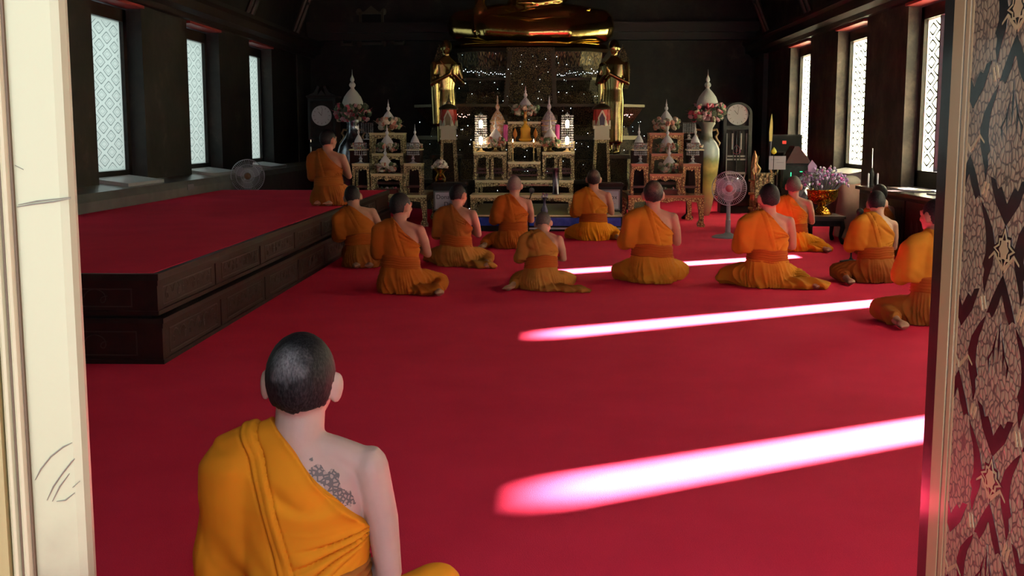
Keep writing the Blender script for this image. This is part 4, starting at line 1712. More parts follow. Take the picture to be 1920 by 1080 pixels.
# ---------------------------------------------------------------- side altars
def side_altar(cx, red, s, which):
    Yf = 15.9
    base_x0, base_x1 = (PX(655, Yf), PX(800, Yf)) if cx < 900 else (PX(1178, Yf), PX(1322, Yf))
    ztab = PZ(366, Yf)
    g = 'gilt stands of the %s side altar' % which
    thai_table('big base table of the %s side altar, carved curling legs' % which, base_x0, base_x1, ztab, 0.0, Yf, 17.35, red, legw=.09, stretch=False)
    W = lambda a, b_, top, Y0, Y1, lab, mids=(): thai_table(lab, PX(cx + a, Y0), PX(cx + b_, Y0), PZ(top, Y0), ztab, Y0, Y1, red, legw=.045, group=g, name='altar_stand', mids=mids)
    W(-67, -34, 307, 16.0, 16.35, 'outer left stand of the %s side altar under a crystal lamp' % which)
    W(30, 64, 307, 16.0, 16.35, 'outer right stand of the %s side altar under a crystal lamp' % which)
    W(-32, 28, 326, 16.02, 16.38, 'low centre stand, front step of the %s side altar' % which)
    W(-30, 30, 288, 16.44, 16.80, 'middle centre stand of the %s side altar' % which)
    W(-34, 31, 249, 16.86, 17.25, 'tallest back stand of the %s side altar' % which)
    # dark red backing panels
    for a, b_ in ((-66, -40), (38, 64)):
        t = thing('side_cabinet', 'dark red lacquered cabinet behind the %s stand of the %s side altar' % ('left' if a < 0 else 'right', which), 'cabinet', (PX(cx + (a + b_) / 2, 16.7), 16.7, ztab), group='red cabinets behind the side stands')
        w = m_(b_ - a, 16.7) / 2
        hh = PZ(282, 16.7) - ztab
        bm = nb()
        bx(bm, -w, w, -.2, .2, 0, hh)
        obj('body', bm, REDWOOD, t)
        bm = nb()
        bx(bm, -w - .01, w + .01, -.21, .21, hh, hh + .02)
        obj('top_board', bm, TG, t)
    zz = [PZ(249, 16.86), PZ(288, 16.44), PZ(326, 16.02), PZ(307, 16.0)]
    dx = 3 if cx < 900 else -3
    flower_cone('jasmine cone on the top step of the %s side altar' % which, (PX(cx + dx, 17.05), 17.05, zz[0]), m_(44, 17), m_(13, 17), m_(23, 17), FL_PEACH, stand=m_(9, 17), gh=m_(16, 17))
    flower_cone('jasmine cone on the middle step of the %s side altar' % which, (PX(cx, 16.62), 16.62, zz[1]), m_(42, 16.6), m_(13, 16.6), m_(20, 16.6), FL_PEACH, stand=m_(6, 16.6), gh=m_(11, 16.6))
    flower_cone('jasmine cone on the lowest step of the %s side altar' % which, (PX(cx - 4 * s, 16.2), 16.2, zz[2]), m_(42, 16.2), m_(13, 16.2), m_(19, 16.2), FL_PEACH, stand=m_(5, 16.2), gh=m_(12, 16.2))
    zc = PZ(282, 16.7) - ztab + ztab + .02
    for q, pq in (('left', -50), ('right', 48)):
        crystal_lamp('unlit crystal bead lamp on the %s stand of the %s side altar' % (q, which), (PX(cx + pq, 16.18), 16.18, zz[3]), m_(44, 16.2), m_(11, 16.2), 1, False, finial=False)
        flower_cone('small jasmine cone behind the %s crystal lamp of the %s side altar' % (q, which), (PX(cx + pq + (4 if pq > 0 else -3), 16.6), 16.6, zc), m_(40, 16.6), m_(9, 16.6), m_(13, 16.6), FL_PEACH, stand=m_(2, 16.6), gh=m_(8, 16.6), n=40)
    t = thing('offering_box', 'folded red and white offerings under the low stand of the %s side altar' % which, 'offering', (PX(cx, 16.2), 16.2, ztab), group='offerings under the side altars')
    bm = nb()
    bx(bm, -.14, .14, -.08, .08, 0, .07)
    obj('box', bm, mat('crimson_paper', (.22, .03, .03), rough=.6), t)
    bm = nb()
    for k in range(10):
        blob(bm, (rnd.uniform(-.12, .12), rnd.uniform(-.06, .06), .085), .02)
    obj('blossoms', bm, FL_PINK, t)


side_altar(727, False, 1, 'left')
side_altar(1250, True, -1, 'right')
for px, lab in ((1290, 'unlit crystal bead lamp hanging high beside the right big vase'), (690, 'unlit crystal bead lamp standing high beside the left silvery vase')):
    Y = 17.5
    z = PZ(262, Y)
    t = thing('lamp_stand', 'slim dark column under the high crystal lamp, %s side' % ('left' if px < 900 else 'right'), 'stand', (PX(px, Y), Y, 0), group='dark lamp columns')
    bm = nb()
    lathe(bm, [(.09, 0), (.09, .03), (.025, .08), (.022, z - .06), (.06, z - .02), (.07, z)], seg=14)
    obj('column', bm, DARKWOOD, t, True)
    crystal_lamp(lab, (PX(px, Y), Y, z), m_(36, Y), m_(11, Y), 1, False, finial=False)

# ---------------------------------------------------------------- lantern-topped obelisk stands
for px, s, nm in ((842, 1, 'left'), (1127, -1, 'right')):
    Y = 17.85
    t = thing('lantern_pillar', 'tapering gilt pillar with a red lotus lantern head, %s of the central altar' % nm, 'pillar', (PX(px, Y), Y, 0), group='lantern pillars flanking the altar')
    zt = PZ(262, Y)
    hb, ht = m_(20, Y), m_(13, Y)
    bm = nb()
    for q in (-1, 1):
        for q2 in (-1, 1):
            prism(bm, [(q * hb, 0), (q * (hb - .045), 0), (q * (ht - .040), zt), (q * ht, zt)], 'y', q2 * ht * .95 - .02, q2 * ht * .95 + .02)
    bx(bm, -ht, ht, -ht, ht, zt - .05, zt)
    bx(bm, -hb - .03, hb + .03, -hb - .03, hb + .03, 0, .10)
    obj('gilt_posts', bm, CG, t)
    bm = nb()
    prism(bm, [(-hb + .03, .08), (hb - .03, .08), (ht - .03, zt - .02), (-ht + .03, zt - .02)], 'y', -ht * .8, ht * .8)
    obj('dark_panel', bm, PED_DARK, t)
    bm = nb()
    z1 = PZ(236, Y)
    R1 = m_(15, Y)
    bx(bm, -R1, R1, -R1, R1, zt, zt + .03)
    bx(bm, -R1 * .85, R1 * .85, -R1 * .85, R1 * .85, zt + .03, z1 - .05)
    for k in range(7):
        u = (-1 + 2 * k / 6) * R1 * .85
        bx(bm, u - .008, u + .008, -R1 * .9, R1 * .9, zt + .03, z1 - .06)
    bx(bm, -R1 * 1.05, R1 * 1.05, -R1 * 1.05, R1 * 1.05, z1 - .05, z1)
    obj('capital', bm, mat('cream_gilt', (.62, .60, .45), rough=.4, metal=.1), t)
    z2_ = PZ(197, Y)
    H = z2_ - z1
    R2 = m_(18, Y)
    RED = mat('vermilion_lacquer', (.50, .035, .02), rough=.3)
    # red petals around an open niche
    bm = nb()
    for k in range(8):
        a = 2 * PI * (k + .5) / 8
        M = Matrix.Rotation(a, 4, 'Z') @ Matrix.Translation((R2 * .70, 0, z1))
        prism(bm, [(-R2 * .30, 0), (R2 * .30, 0), (R2 * .40, H * .45), (R2 * .22, H * .80), (0, H * .95), (-R2 * .22, H * .8), (-R2 * .40, H * .45)], 'x', -.01, .012, M)
    obj('red_petals', bm, RED, t)
    bm = nb()
    for k in range(12):
        a = 2 * PI * k / 12
        M = Matrix.Rotation(a, 4, 'Z') @ Matrix.Translation((R2 * .86, 0, z1 - .01))
        prism(bm, [(-R2 * .2, 0), (R2 * .2, 0), (0, H * .30)], 'x', -.006, .012, M)
    # front arch of the niche
    for q in (-1, 1):
        prism(bm, [(q * R2 * .10, H * .68), (q * R2 * .42, H * .36), (q * R2 * .34, 0), (q * R2 * .24, 0), (q * R2 * .30, H * .34), (0, H * .62), (0, H * .72)], 'y', -R2 * 1.02, -R2 * .92, Matrix.Translation((0, 0, z1 + .01)))
    obj('gilt_edging', bm, mat('cream_gilt', (.62, .60, .45)), t)
    bm = nb()
    prism(bm, [(-R2 * .24, 0), (R2 * .24, 0), (R2 * .28, H * .34), (0, H * .58), (-R2 * .28, H * .34)], 'y', -R2 * .96, -R2 * .88, Matrix.Translation((0, 0, z1 + .01)))
    obj('niche', bm, mat('niche_bronze', (.22, .19, .10), rough=.3, metal=.7) if s > 0 else mat('niche_dark', (.03, .012, .02), rough=.3), t)
    bm = nb()
    lathe(bm, [(R2 * .95, z1 + H * .78), (R2 * 1.02, z1 + H * .84), (R2 * .7, z1 + H * .97), (R2 * .3, z1 + H * 1.06), (R2 * .32, z1 + H * 1.14), (R2 * .14, z1 + H * 1.18), (R2 * .14, z1 + H * 1.26), (R2 * .05, z1 + H * 1.34), (R2 * .04, z1 + H * 1.5)], seg=16)
    obj('dark_roof', bm, mat('dark_bronze', (.10, .085, .05), rough=.3, metal=.7), t, True, 35)

# ---------------------------------------------------------------- donation boxes
for (x0, x1, nm, words) in ((812, 872, 'left', ('Donation', 'Do')), (1120, 1168, 'right', ('box', ''))):
    Y = 15.9 if nm == 'left' else 15.0
    Y = 15.9
    zt = PZ(343, Y)
    cx = (PX(x0, Y) + PX(x1, Y)) / 2
    w = PX(x1, Y) - PX(x0, Y)
    zbase = 0.0 if nm == 'left' else plz
    Yc = Y + .2
    if nm == 'right':
        cx = PX(1142, Y)
        w = m_(50, Y)
    t = thing('donation_box', ('black donation box with a white notice and flower bowl, left of the altar' if nm == 'left' else 'dark donation box with a framed white notice, right of the altar'), 'donation box', (cx, Yc, zbase))
    h = zt - zbase
    bm = nb()
    bx(bm, -w / 2, w / 2, -.2, .2, 0, h - .05)
    obj('body', bm, BLACK, t)
    bm = nb()
    bx(bm, -w / 2 - .02, w / 2 + .02, -.22, .22, h - .05, h - .01)
    bx(bm, -w / 2, w / 2, -.2, .2, h - .01, h)
    obj('lid', bm, REDWOOD if nm == 'right' else DARKWOOD, t)
    sx0, sx1 = (PX(816, Y) - cx, PX(862, Y) - cx) if nm == 'left' else (PX(1124, Y) - cx, PX(1160, Y) - cx)
    sz0, sz1 = PZ(392, Y) - zbase, PZ(361 - (0 if nm == 'left' else 3), Y) - zbase
    sz0 = max(sz0, .04)
    bm = nb()
    bx(bm, sx0 - .02, sx1 + .02, -.215, -.2, sz0 - .02, sz1 + .02)
    obj('sign_frame', bm, mat('grey_frame', (.16, .17, .18), rough=.3, metal=.5), t)
    bm = nb()
    bx(bm, sx0, sx1, -.219, -.214, sz0, sz1)
    sg = obj('notice', bm, mat('white_notice', (.50, .50, .62), rough=.5), t)
    ink = mat('dark_ink', (.02, .02, .05), rough=.6)
    for k, wd in enumerate(words):
        if not wd:
            continue
        cu = bpy.data.curves.new('lettering', 'FONT')
        cu.body = wd
        cu.size = .085
        cu.extrude = .0008
        cu.materials.append(ink)
        f = bpy.data.objects.new('lettering_tmp', cu)
        COL.objects.link(f)
        fm = bpy.data.meshes.new_from_object(f.evaluated_get(bpy.context.evaluated_depsgraph_get()))
        bpy.data.objects.remove(f)
        f = obj('lettering', fm, None)
        if not fm.materials:
            fm.materials.append(ink)
        f.parent = t
        f.rotation_euler = (PI / 2, 0, 0)
        f.location = (sx0 + .012 + k * .11, -.2205, sz1 - .09 - k * .10) if nm == 'left' else (sx1 - .15, -.2205, sz1 - .11)
    if nm == 'right':
        bm = nb()
        for q in range(2):
            bx(bm, sx1 - .12, sx1 - .04 - .02 * q, -.2205, -.2195, sz0 + .07 + .025 * q, sz0 + .075 + .025 * q)
        obj('pink_lines', bm, mat('pink_ink', (.5, .12, .2), rough=.6), t)
    if nm == 'left':
        t2 = thing('flower_bowl', 'footed gold bowl heaped with white flowers on the left donation box', 'bowl', (PX(826, 16.05), 16.05, zt))
        bm = nb()
        lathe(bm, [(.075, 0), (.085, .012), (.075, .03), (.082, .06), (.055, .10), (.04, .13), (.06, .15), (.11, .185), (.125, .20), (.10, .19)], seg=22)
        obj('bowl', bm, GOLD, t2, True, 35)
        bm = nb()
        for k in range(46):
            a, q = rnd.uniform(0, 6.28), rnd.random() ** .5
            blob(bm, (.11 * q * math.cos(a), .10 * q * math.sin(a), .21 + .09 * (1 - q * q) + rnd.uniform(-.01, .01)), .032)
        obj('white_flowers', bm, FL_WHITE, t2)

# ---------------------------------------------------------------- big floor vases with large jasmine cones
for nm, px, Y in (('left', 664, 17.9), ('right', 1323, 17.9)):
    x = PX(px, Y)
    s = Y / FPX
    zf = lambda py: at(px, py, Y).z
    vm = SILVER
    if nm == 'right':
        vm = bpy.data.materials.new('painted_landscape_vase')
        nt, N, L, b = nodes_of(vm)
        tc = N.new('ShaderNodeTexCoord')
        sep = N.new('ShaderNodeSeparateXYZ')
        L.new(tc.outputs['Object'], sep.inputs[0])
        n = N.new('ShaderNodeTexNoise')
        n.inputs['Scale'].default_value = 9
        n.inputs['Detail'].default_value = 8
        L.new(tc.outputs['Object'], n.inputs['Vector'])
        hh = math_node(N, L, 'ADD', sep.outputs['Z'], math_node(N, L, 'MULTIPLY', n.outputs['Fac'], 0.18))
        r = N.new('ShaderNodeValToRGB')
        e = r.color_ramp.elements
        e[0].position, e[0].color = 0.10, (.30, .13, .10, 1)
        e[1].position, e[1].color = 0.26, (.36, .29, .14, 1)
        for p_, c_ in ((.40, (.42, .34, .10)), (.52, (.22, .20, .07)), (.60, (.45, .36, .12)), (.68, (.18, .20, .09)), (.74, (.28, .33, .35)), (.86, (.33, .38, .42)), (.90, (.12, .11, .08)), (.97, (.24, .22, .19))):
            x_ = e.new(p_)
            x_.color = (*c_, 1)
        sc_ = math_node(N, L, 'DIVIDE', hh, 1.45)
        L.new(sc_, r.inputs['Fac'])
        L.new(r.outputs['Color'], b.inputs['Base Color'])
        b.inputs['Roughness'].default_value = .25
        MATS['painted_landscape_vase'] = vm
    lab = 'tall silvery blue floor vase with flowers and a big jasmine cone, left' if nm == 'left' else 'tall painted ceramic floor vase with pink flowers and a big jasmine cone'
    t = thing('floor_vase', lab, 'vase', (x, Y, 0), group='big floor vases')
    if nm == 'left':
        prof = [(9, 404), (10, 402), (15, 375), (24, 345), (29, 315), (31, 290), (27, 272), (17, 258), (12, 248), (11, 232), (14, 226), (13, 224)]
    else:
        prof = [(8, 404), (10, 398), (13, 385), (18, 355), (22, 320), (24.5, 295), (24, 280), (19, 268), (11, 258), (10, 248), (11, 240), (16, 232), (15, 229)]
    bm = nb()
    lathe(bm, [(r * s, max(0, zf(y))) for r, y in prof], seg=32)
    obj('vase_body', bm, vm, t, True, 60)
    bm = nb()
    for q in (-1, 1):
        pts = [(q * (11 + d) * s, 0, zf(y)) for d, y in ((0, 244), (7, 243), (10, 250), (6, 256), (8, 262), (13, 268), (11, 274), (8, 272))]
        tube(bm, pts, .018, 8, round_ends=True)
    obj('handles', bm, mat('gilt_handle', (.34, .22, .12), rough=.35, metal=.5), t, True)
    t2 = thing('big_flower_cone', 'big jasmine cone over pink flowers on the %s floor vase' % nm, 'flower arrangement', (x, Y, zf(226)), group='big jasmine cones')
    bm = nb()
    gz = zf(211) - zf(226)
    garland(bm, gz, 31 * s, 26 * s, 150, .045)
    for k in range(60):
        a = rnd.uniform(0, 6.28)
        q = rnd.uniform(0, .7)
        blob(bm, (31 * s * q * math.cos(a), 31 * s * q * math.sin(a), gz + rnd.uniform(-.06, .10)), .04)
    tube(bm, [(0, 0, 0), (0, 0, gz)], .05, 10)
    obj('flower_ring', bm, FL_PINK, t2)
    bm = nb()
    z0 = zf(199) - zf(226)
    h = zf(130) - zf(199)
    lathe(bm, [(19.5 * s * q, z0 + h * u) for u, q in BELL_BIG], seg=32)
    obj('bud_cone', bm, mat('white_bud_big', (.58, .62, .60), rough=.7, bump=(120, .8, .008)), t2, True, 60)

# ---------------------------------------------------------------- grandfather clocks
DIAL = mat('pale_dial', (.66, .68, .70), rough=.25, coat=.5)


def dial(t, z, r, y):
    bm = nb()
    lathe(bm, [(r, 0), (r, .012), (r * .93, .015), (r * .92, .006), (0.001, .006)], seg=40, M=Matrix.Translation((0, y, z)) @ Matrix.Rotation(PI / 2, 4, 'X'))
    d = obj('dial', bm, DIAL, t, True, 40)
    bm = nb()
    for k in range(12):
        a = 2 * PI * k / 12
        M = Matrix.Translation((math.sin(a) * r * .78, y - .012, z + math.cos(a) * r * .78)) @ Matrix.Rotation(-a, 4, 'Y').inverted()
        box(bm, (0, 0, 0), (.006, .002, r * .16), M)
    for a, ln, w in ((math.radians(-40), .5, .007), (math.radians(8), .72, .005)):
        M = Matrix.Translation((0, y - .015, z)) @ Matrix.Rotation(a, 4, 'Y')
        box(bm, (0, 0, r * ln / 2), (w, .002, r * ln), M)
    obj('hands_and_marks', bm, mat('dial_ink', (.08, .08, .08), rough=.4), d)


Y = 18.6
x = PX(610, Y)
t = thing('longcase_clock', 'black longcase clock inlaid with mother-of-pearl, swan-neck pediment, left', 'clock', (x, Y, 0))
w = m_(26, Y)
ztop = PZ(183, Y)
bm = nb()
bx(bm, -w * .9, w * .9, -.15, .25, 0, PZ(262, Y))
bx(bm, -w, w, -.17, .25, PZ(262, Y), ztop)
bx(bm, -w * 1.08, w * 1.08, -.20, .27, ztop, ztop + .03)
obj('case', bm, DARKWOOD, t)
bm = nb()
for q in (-1, 1):
    pts = [(q * w * 1.0, ztop + .03), (q * w * .55, ztop + .08), (q * w * .38, ztop + .14), (q * w * .30, ztop + .19), (q * w * .12, ztop + .17), (q * w * .22, ztop + .10), (q * w * .30, ztop + .03)]
    prism(bm, pts, 'y', -.17, .1)
prism(bm, [(-w * .3, ztop + .03), (w * .3, ztop + .03), (0, ztop + .12)], 'y', -.17, .1)
ell(bm, (0, -.05, ztop + .14), (.03, .03, .05))
obj('pediment', bm, PEARL, t)
bm = nb()
for q in (-1, 1):
    bx(bm, q * w * .98, q * w * .80, -.178, -.17, PZ(262, Y), ztop - .01)
    bx(bm, q * w * .88, q * w * .72, -.158, -.15, .3, PZ(266, Y))
for a, b_ in ((ztop - .06, ztop - .02), (PZ(262, Y), PZ(262, Y) + .035), (PZ(275, Y), PZ(264, Y) - .02)):
    bx(bm, -w * .9, w * .9, -.180, -.16, a, b_)
obj('pearl_inlay', bm, PEARL, t)
dial(t, PZ(217, Y), m_(18.5, Y), -.175)
bm = nb()
tube(bm, [(-.19, -.16, PZ(300, Y)), (-.19, -.16, PZ(256, Y))], .012, 8)
obj('bright_rod', bm, mat('bright_metal', (.7, .7, .72), rough=.2, metal=1), t, True)

Y = 18.9
x = PX(1378, Y)
t = thing('longcase_clock', 'black arched longcase clock with glass door and pendulum, right', 'clock', (x, Y, 0))
w = m_(27, Y)
zsh = PZ(215, Y)
bm = nb()
outer = [(-w, 0), (w, 0), (w, zsh)] + [(w * math.cos(PI * k / 14), zsh + w * .85 * math.sin(PI * k / 14)) for k in range(1, 14)] + [(-w, zsh)]
prism(bm, outer, 'y', -.06, .25)
obj('case', bm, DARKWOOD, t)
bm = nb()
gz0, gz1 = PZ(345, Y), PZ(243, Y)
for q in (-1, 1):
    bx(bm, q * w * .97, q * w * .74, -.14, -.06, .12, zsh)
n_ = 14
for k in range(n_):
    a0, a1 = PI * k / n_, PI * (k + 1) / n_
    prism(bm, [(w * .97 * math.cos(a0), zsh + w * .82 * math.sin(a0)), (w * .97 * math.cos(a1), zsh + w * .82 * math.sin(a1)), (w * .80 * math.cos(a1), zsh + w * .68 * math.sin(a1)), (w * .80 * math.cos(a0), zsh + w * .68 * math.sin(a0))], 'y', -.14, -.06)
bx(bm, -w * .75, w * .75, -.14, -.06, .12, .35)
bx(bm, -w * .75, w * .75, -.12, -.06, PZ(243, Y), PZ(236, Y))
obj('front_frame', bm, mat('ebonised_gloss', (.014, .013, .012), rough=.15), t)
dial(t, PZ(215, Y), m_(19.5, Y), -.085)
bm = nb()
fr = mat('etched_pale_lines', (.42, .44, .42), rough=.3)
for q in (-1, 1):
    bx(bm, q * w * .70, q * w * .64, -.085, -.06, PZ(325, Y), PZ(250, Y))
    prism(bm, [(q * w * .70, PZ(325, Y)), (q * w * .62, PZ(325, Y)), (q * w * .30, PZ(348, Y)), (q * w * .38, PZ(348, Y))], 'y', -.085, -.06)
    bx(bm, q * w * .34, q * w * .22, -.085, -.06, PZ(280, Y), PZ(250, Y))
bx(bm, -w * .6, w * .6, -.085, -.06, PZ(294, Y), PZ(291, Y))
bx(bm, -w * .66, w * .66, -.085, -.06, PZ(300, Y), PZ(297, Y))
bx(bm, -w * .66, w * .66, -.085, -.06, PZ(326, Y), PZ(322, Y))
obj('inner_trim', bm, fr, t)
bm = nb()
zc = PZ(281, Y)
pts = [(0, .09), (.05, .02), (.06, -.04), (.0, -.07), (-.06, -.04), (-.05, .02)]
tube(bm, [(p[0], -.09, zc + p[1]) for p in pts] + [(0, -.09, zc + .09)], .009, 6)
tube(bm, [(0, -.09, zc + .03), (.025, -.09, zc - .02), (-.025, -.09, zc - .02), (0, -.09, zc + .03)], .007, 6)
for q in (-.05, 0, .05):
    tube(bm, [(q, -.085, PZ(300, Y)), (q, -.085, PZ(246, Y))], .012, 8)
obj('weights', bm, mat('chromed', (.6, .65, .75), rough=.15, metal=1), t, True)
bm = nb()
lathe(bm, [(.001, 0), (.075, .0), (.085, .01), (.07, .02), (.001, .03)], seg=24, M=Matrix.Translation((0, -.07, PZ(340, Y))) @ Matrix.Rotation(PI / 2, 4, 'X'))
tube(bm, [(0, -.075, PZ(340, Y)), (0, -.075, PZ(300, Y))], .006, 6)
obj('pendulum', bm, mat('chromed', (.6, .65, .75)), t, True)
# ================================================================ fans and the right-hand corner
PLAST = mat('grey_fan_plastic', (.30, .31, .36), rough=.35)
PLAST_L = mat('pale_fan_plastic', (.42, .44, .52), rough=.3)
BLADE = mat('smoky_blade', (.40, .40, .50), rough=.25, trans=.1, alpha=.6)
WIRE = mat('fan_wire', (.62, .64, .75), rough=.35, metal=.2)


def fan(label, px, py, Y, rpx, rz, hubcol, tilt=0):
    p = at(px, py, Y)
    r = rpx * Y / FPX
    t = thing('pedestal_fan', label, 'fan', (p.x, Y, 0), rz, 'pedestal fans')
    h = p.z
    bm = nb()
    lathe(bm, [(.20, 0), (.20, .012), (.16, .03), (.06, .045), (.04, .06)], seg=28)
    obj('base', bm, PLAST, t, True, 40)
    bm = nb()
    tube(bm, [(0, .02, .04), (0, .02, h * .35), (0, .02, h * .36), (0, .03, h - .03)], [.034, .032, .026, .024], 14)
    obj('pole', bm, PLAST, t, True, 40)
    bm = nb()
    tube(bm, [(0, .0, h), (0, .12, h), (0, .17, h)], [.055, .06, .035], 18)
    obj('motor_housing', bm, PLAST, t, True, 40)
    g = nb()
    for side in (-1, 1):
        yo = -.055 if side < 0 else -.005
        for q in (1.0, .7, .4):
            yy = -.03 + (yo + .03) * (1.0 if q < 1 else 0) * (1.1 - .3 * q)
            pts = [(r * q * math.cos(2 * PI * k / 40), yy, h + r * q * math.sin(2 * PI * k / 40)) for k in range(41)]
            tube(g, pts, .006 if q == 1 else .0018, 5, caps=False)
        n = 54
        for k in range(n):
            a = 2 * PI * k / n
            c, s = math.cos(a), math.sin(a)
            tube(g, [(r * .22 * c, yo, h + r * .22 * s), (r * .7 * c, yo, h + r * .7 * s), (r * .93 * c, yo * .8 - .006, h + r * .93 * s), (r * c, -.03, h + r * s)], 0.0018, 4, caps=False)
    obj('grille', g, WIRE, t, True)
    for k in range(3):
        a0 = 2 * PI * k / 3 + .5
        bm = nb()
        vs = []
        for i in range(9):
            u = i / 8
            rr = r * (.18 + .70 * u)
            wd = .62 * math.sin(PI * min(1, .25 + .72 * u)) + .12
            for j in range(5):
                v = j / 4 - .5
                a = a0 + v * wd * 1.6
                vs.append((rr * math.cos(a), -.03 + .035 * v, h + rr * math.sin(a)))
        fs = []
        for i in range(8):
            for j in range(4):
                fs.append((i * 5 + j, i * 5 + j + 1, i * 5 + j + 6, i * 5 + j + 5))
        vs2 = [(x, y + .002, z) for x, y, z in vs]
        n0 = len(vs)
        fs2 = [tuple(reversed([n0 + q for q in f])) for f in fs]
        rim = []
        loop = [i * 5 for i in range(9)] + [40 + j for j in range(1, 5)] + [i * 5 + 4 for i in range(7, -1, -1)] + [3, 2, 1]
        for a_, b_ in zip(loop, loop[1:] + loop[:1]):
            rim.append((a_, b_, n0 + b_, n0 + a_))
        add_mesh(bm, vs + vs2, fs + fs2 + rim)
        obj('blade', bm, BLADE, t, True)
    bm = nb()
    lathe(bm, [(.045, -.02), (.045, .015), (.03, .03), (.004, .034)], seg=20, M=Matrix.Translation((0, -.045, h)) @ Matrix.Rotation(PI / 2, 4, 'X'))
    obj('hub_badge', bm, mat(hubcol[0], hubcol[1], rough=.3), t, True, 40)
    return t


fan('pale pedestal fan standing behind the far edge of the red dais', 465, 330, 16.45, 31, math.radians(8), ('brown_badge', (.20, .09, .05)))
fan('grey pedestal fan on the carpet before the right longcase clock', 1367, 353, 14.35, 31.5, math.radians(-6), ('pink_badge', (.55, .14, .18)))

# gilt table with golden bowl of purple flowers
Y = 13.7
c = PX(1543, Y)
zt = at(1543, 406, Y - .3).z
t = thing('flower_table', 'small dark wooden table with curled feet under the golden bowl', 'table', (c, Y, 0))
w = m_(33, Y)
bm = nb()
bx(bm, -w, w, -.30, .30, zt - .03, zt)
bx(bm, -w * .94, w * .94, -.27, .27, zt - .055, zt - .03)
obj('tabletop', bm, mat('worn_table_wood', (.05, .035, .03), rough=.3), t)
bm = nb()
bx(bm, -w * .86, w * .86, -.25, .25, zt - .12, zt - .055)
obj('apron', bm, DARKWOOD, t)
for sx_ in (-1, 1):
    for sy in (-1, 1):
        bm = nb()
        tube(bm, [(sx_ * w * .84, sy * .23, zt - .07), (sx_ * w * .90, sy * .25, zt * .6), (sx_ * w * .80, sy * .22, zt * .25), (sx_ * w * .92, sy * .26, .03)], [.035, .030, .020, .028], 10, round_ends=True)
        obj('leg', bm, DARKWOOD, t, True)
bm = nb()
t = thing('golden_bowl', 'golden footed bowl on the small dark table beside the bald person', 'bowl', (c, Y, zt))
HB = m_(47, Y)
RB = m_(28, Y)
lathe(bm, [(RB * .62, 0), (RB * .66, .012), (RB * .58, .03), (RB * .50, HB * .16), (RB * .30, HB * .30), (RB * .26, HB * .36), (RB * .50, HB * .44), (RB * .85, HB * .56), (RB * .98, HB * .74), (RB * 1.0, HB * .92), (RB * 1.06, HB * .97), (RB * 1.05, HB), (RB * .9, HB * .97), (RB * .8, HB * .7), (RB * .3, HB * .55)], seg=36)
obj('bowl_body', bm, carved('chased_gold', (.95, .50, .07), (.40, .14, .01), scale=34, rough=.16, metal=.9, edge=.2, bump=.9), t, True, 50)
t = thing('flower_bunch', 'bunch of purple and lilac wrapped flowers standing in the golden bowl', 'flowers', (c, Y, zt + HB * .8))
bm = nb()
for k in range(85):
    a, q = rnd.uniform(0, 2 * PI), rnd.random() ** .6
    top = (RB * 1.65 * q * math.cos(a), RB * 1.2 * q * math.sin(a), m_(52, Y) * (1 - .45 * q * q) * rnd.uniform(.7, 1.0))
    tube(bm, [(RB * .55 * q * math.cos(a), RB * .5 * q * math.sin(a), 0), (top[0] * .7, top[1] * .7, top[2] * .55), top], [.004, .004, .003], 5)
obj('stems', bm, island_mat('pale_stems', [(.22, .26, .12), (.30, .26, .40), (.38, .36, .42), (.20, .20, .28)]), t)
bm = nb()
for k in range(230):
    a, q = rnd.uniform(0, 2 * PI), rnd.random() ** .55
    blob(bm, (RB * 1.7 * q * math.cos(a), RB * 1.2 * q * math.sin(a), m_(54, Y) * (1 - .5 * q * q) * rnd.uniform(.55, 1.0)), .020)
obj('blossoms', bm, FL_PURPLE, t)
bm = nb()
p = (-RB * .78, -.05, m_(50, Y))
prism(bm, [(-.05, -.05), (.045, -.06), (.05, .02), (-.01, .09), (-.055, .02)], 'y', -.01, .01, Matrix.Translation(p))
obj('lilac_wrapper', bm, mat('lilac_paper', (.45, .33, .55), rough=.5), t)

# cloth-covered chair back behind the bowl
Y = 14.5
t = thing('covered_chair', 'chair under a pinkish cloth cover with a pale cushion, right of the golden bowl', 'chair', (PX(1594, Y), Y, 0))
bm = nb()
w = m_(20, Y)
ztc = at(1594, 340, Y).z
loft(bm, [(0, 0, .0, w * 1.12, .24), (0, 0, .3, w * 1.05, .22), (0, 0, ztc * .7, w * .98, .13), (0, .02, ztc - .02, w * .95, .10)], 28, power=.6)
me = remeshed(bm, .012, 3)
P = co_get(me)
Nn = no_get(me)
P += Nn * (.008 * np.sin(np.arctan2(P[:, 1] * 2, P[:, 0]) * 9 + 3 * P[:, 2]) * smst(-P[:, 2], -.6, 0))[:, None]
P[:, 2] = np.maximum(P[:, 2], .002)
co_set(me, P)
me.materials.append(mat('pinkish_cover', (.55, .33, .27), rough=.85, noise=(6, (.47, .27, .22))))
me.shade_smooth()
obj('cloth_cover', me, None, t)
bm = nb()
ell(bm, (0, .02, ztc + .0), (w * .97, .12, .075))
obj('cushion', bm, mat('cream_cushion', (.72, .68, .58), rough=.8), t, True)

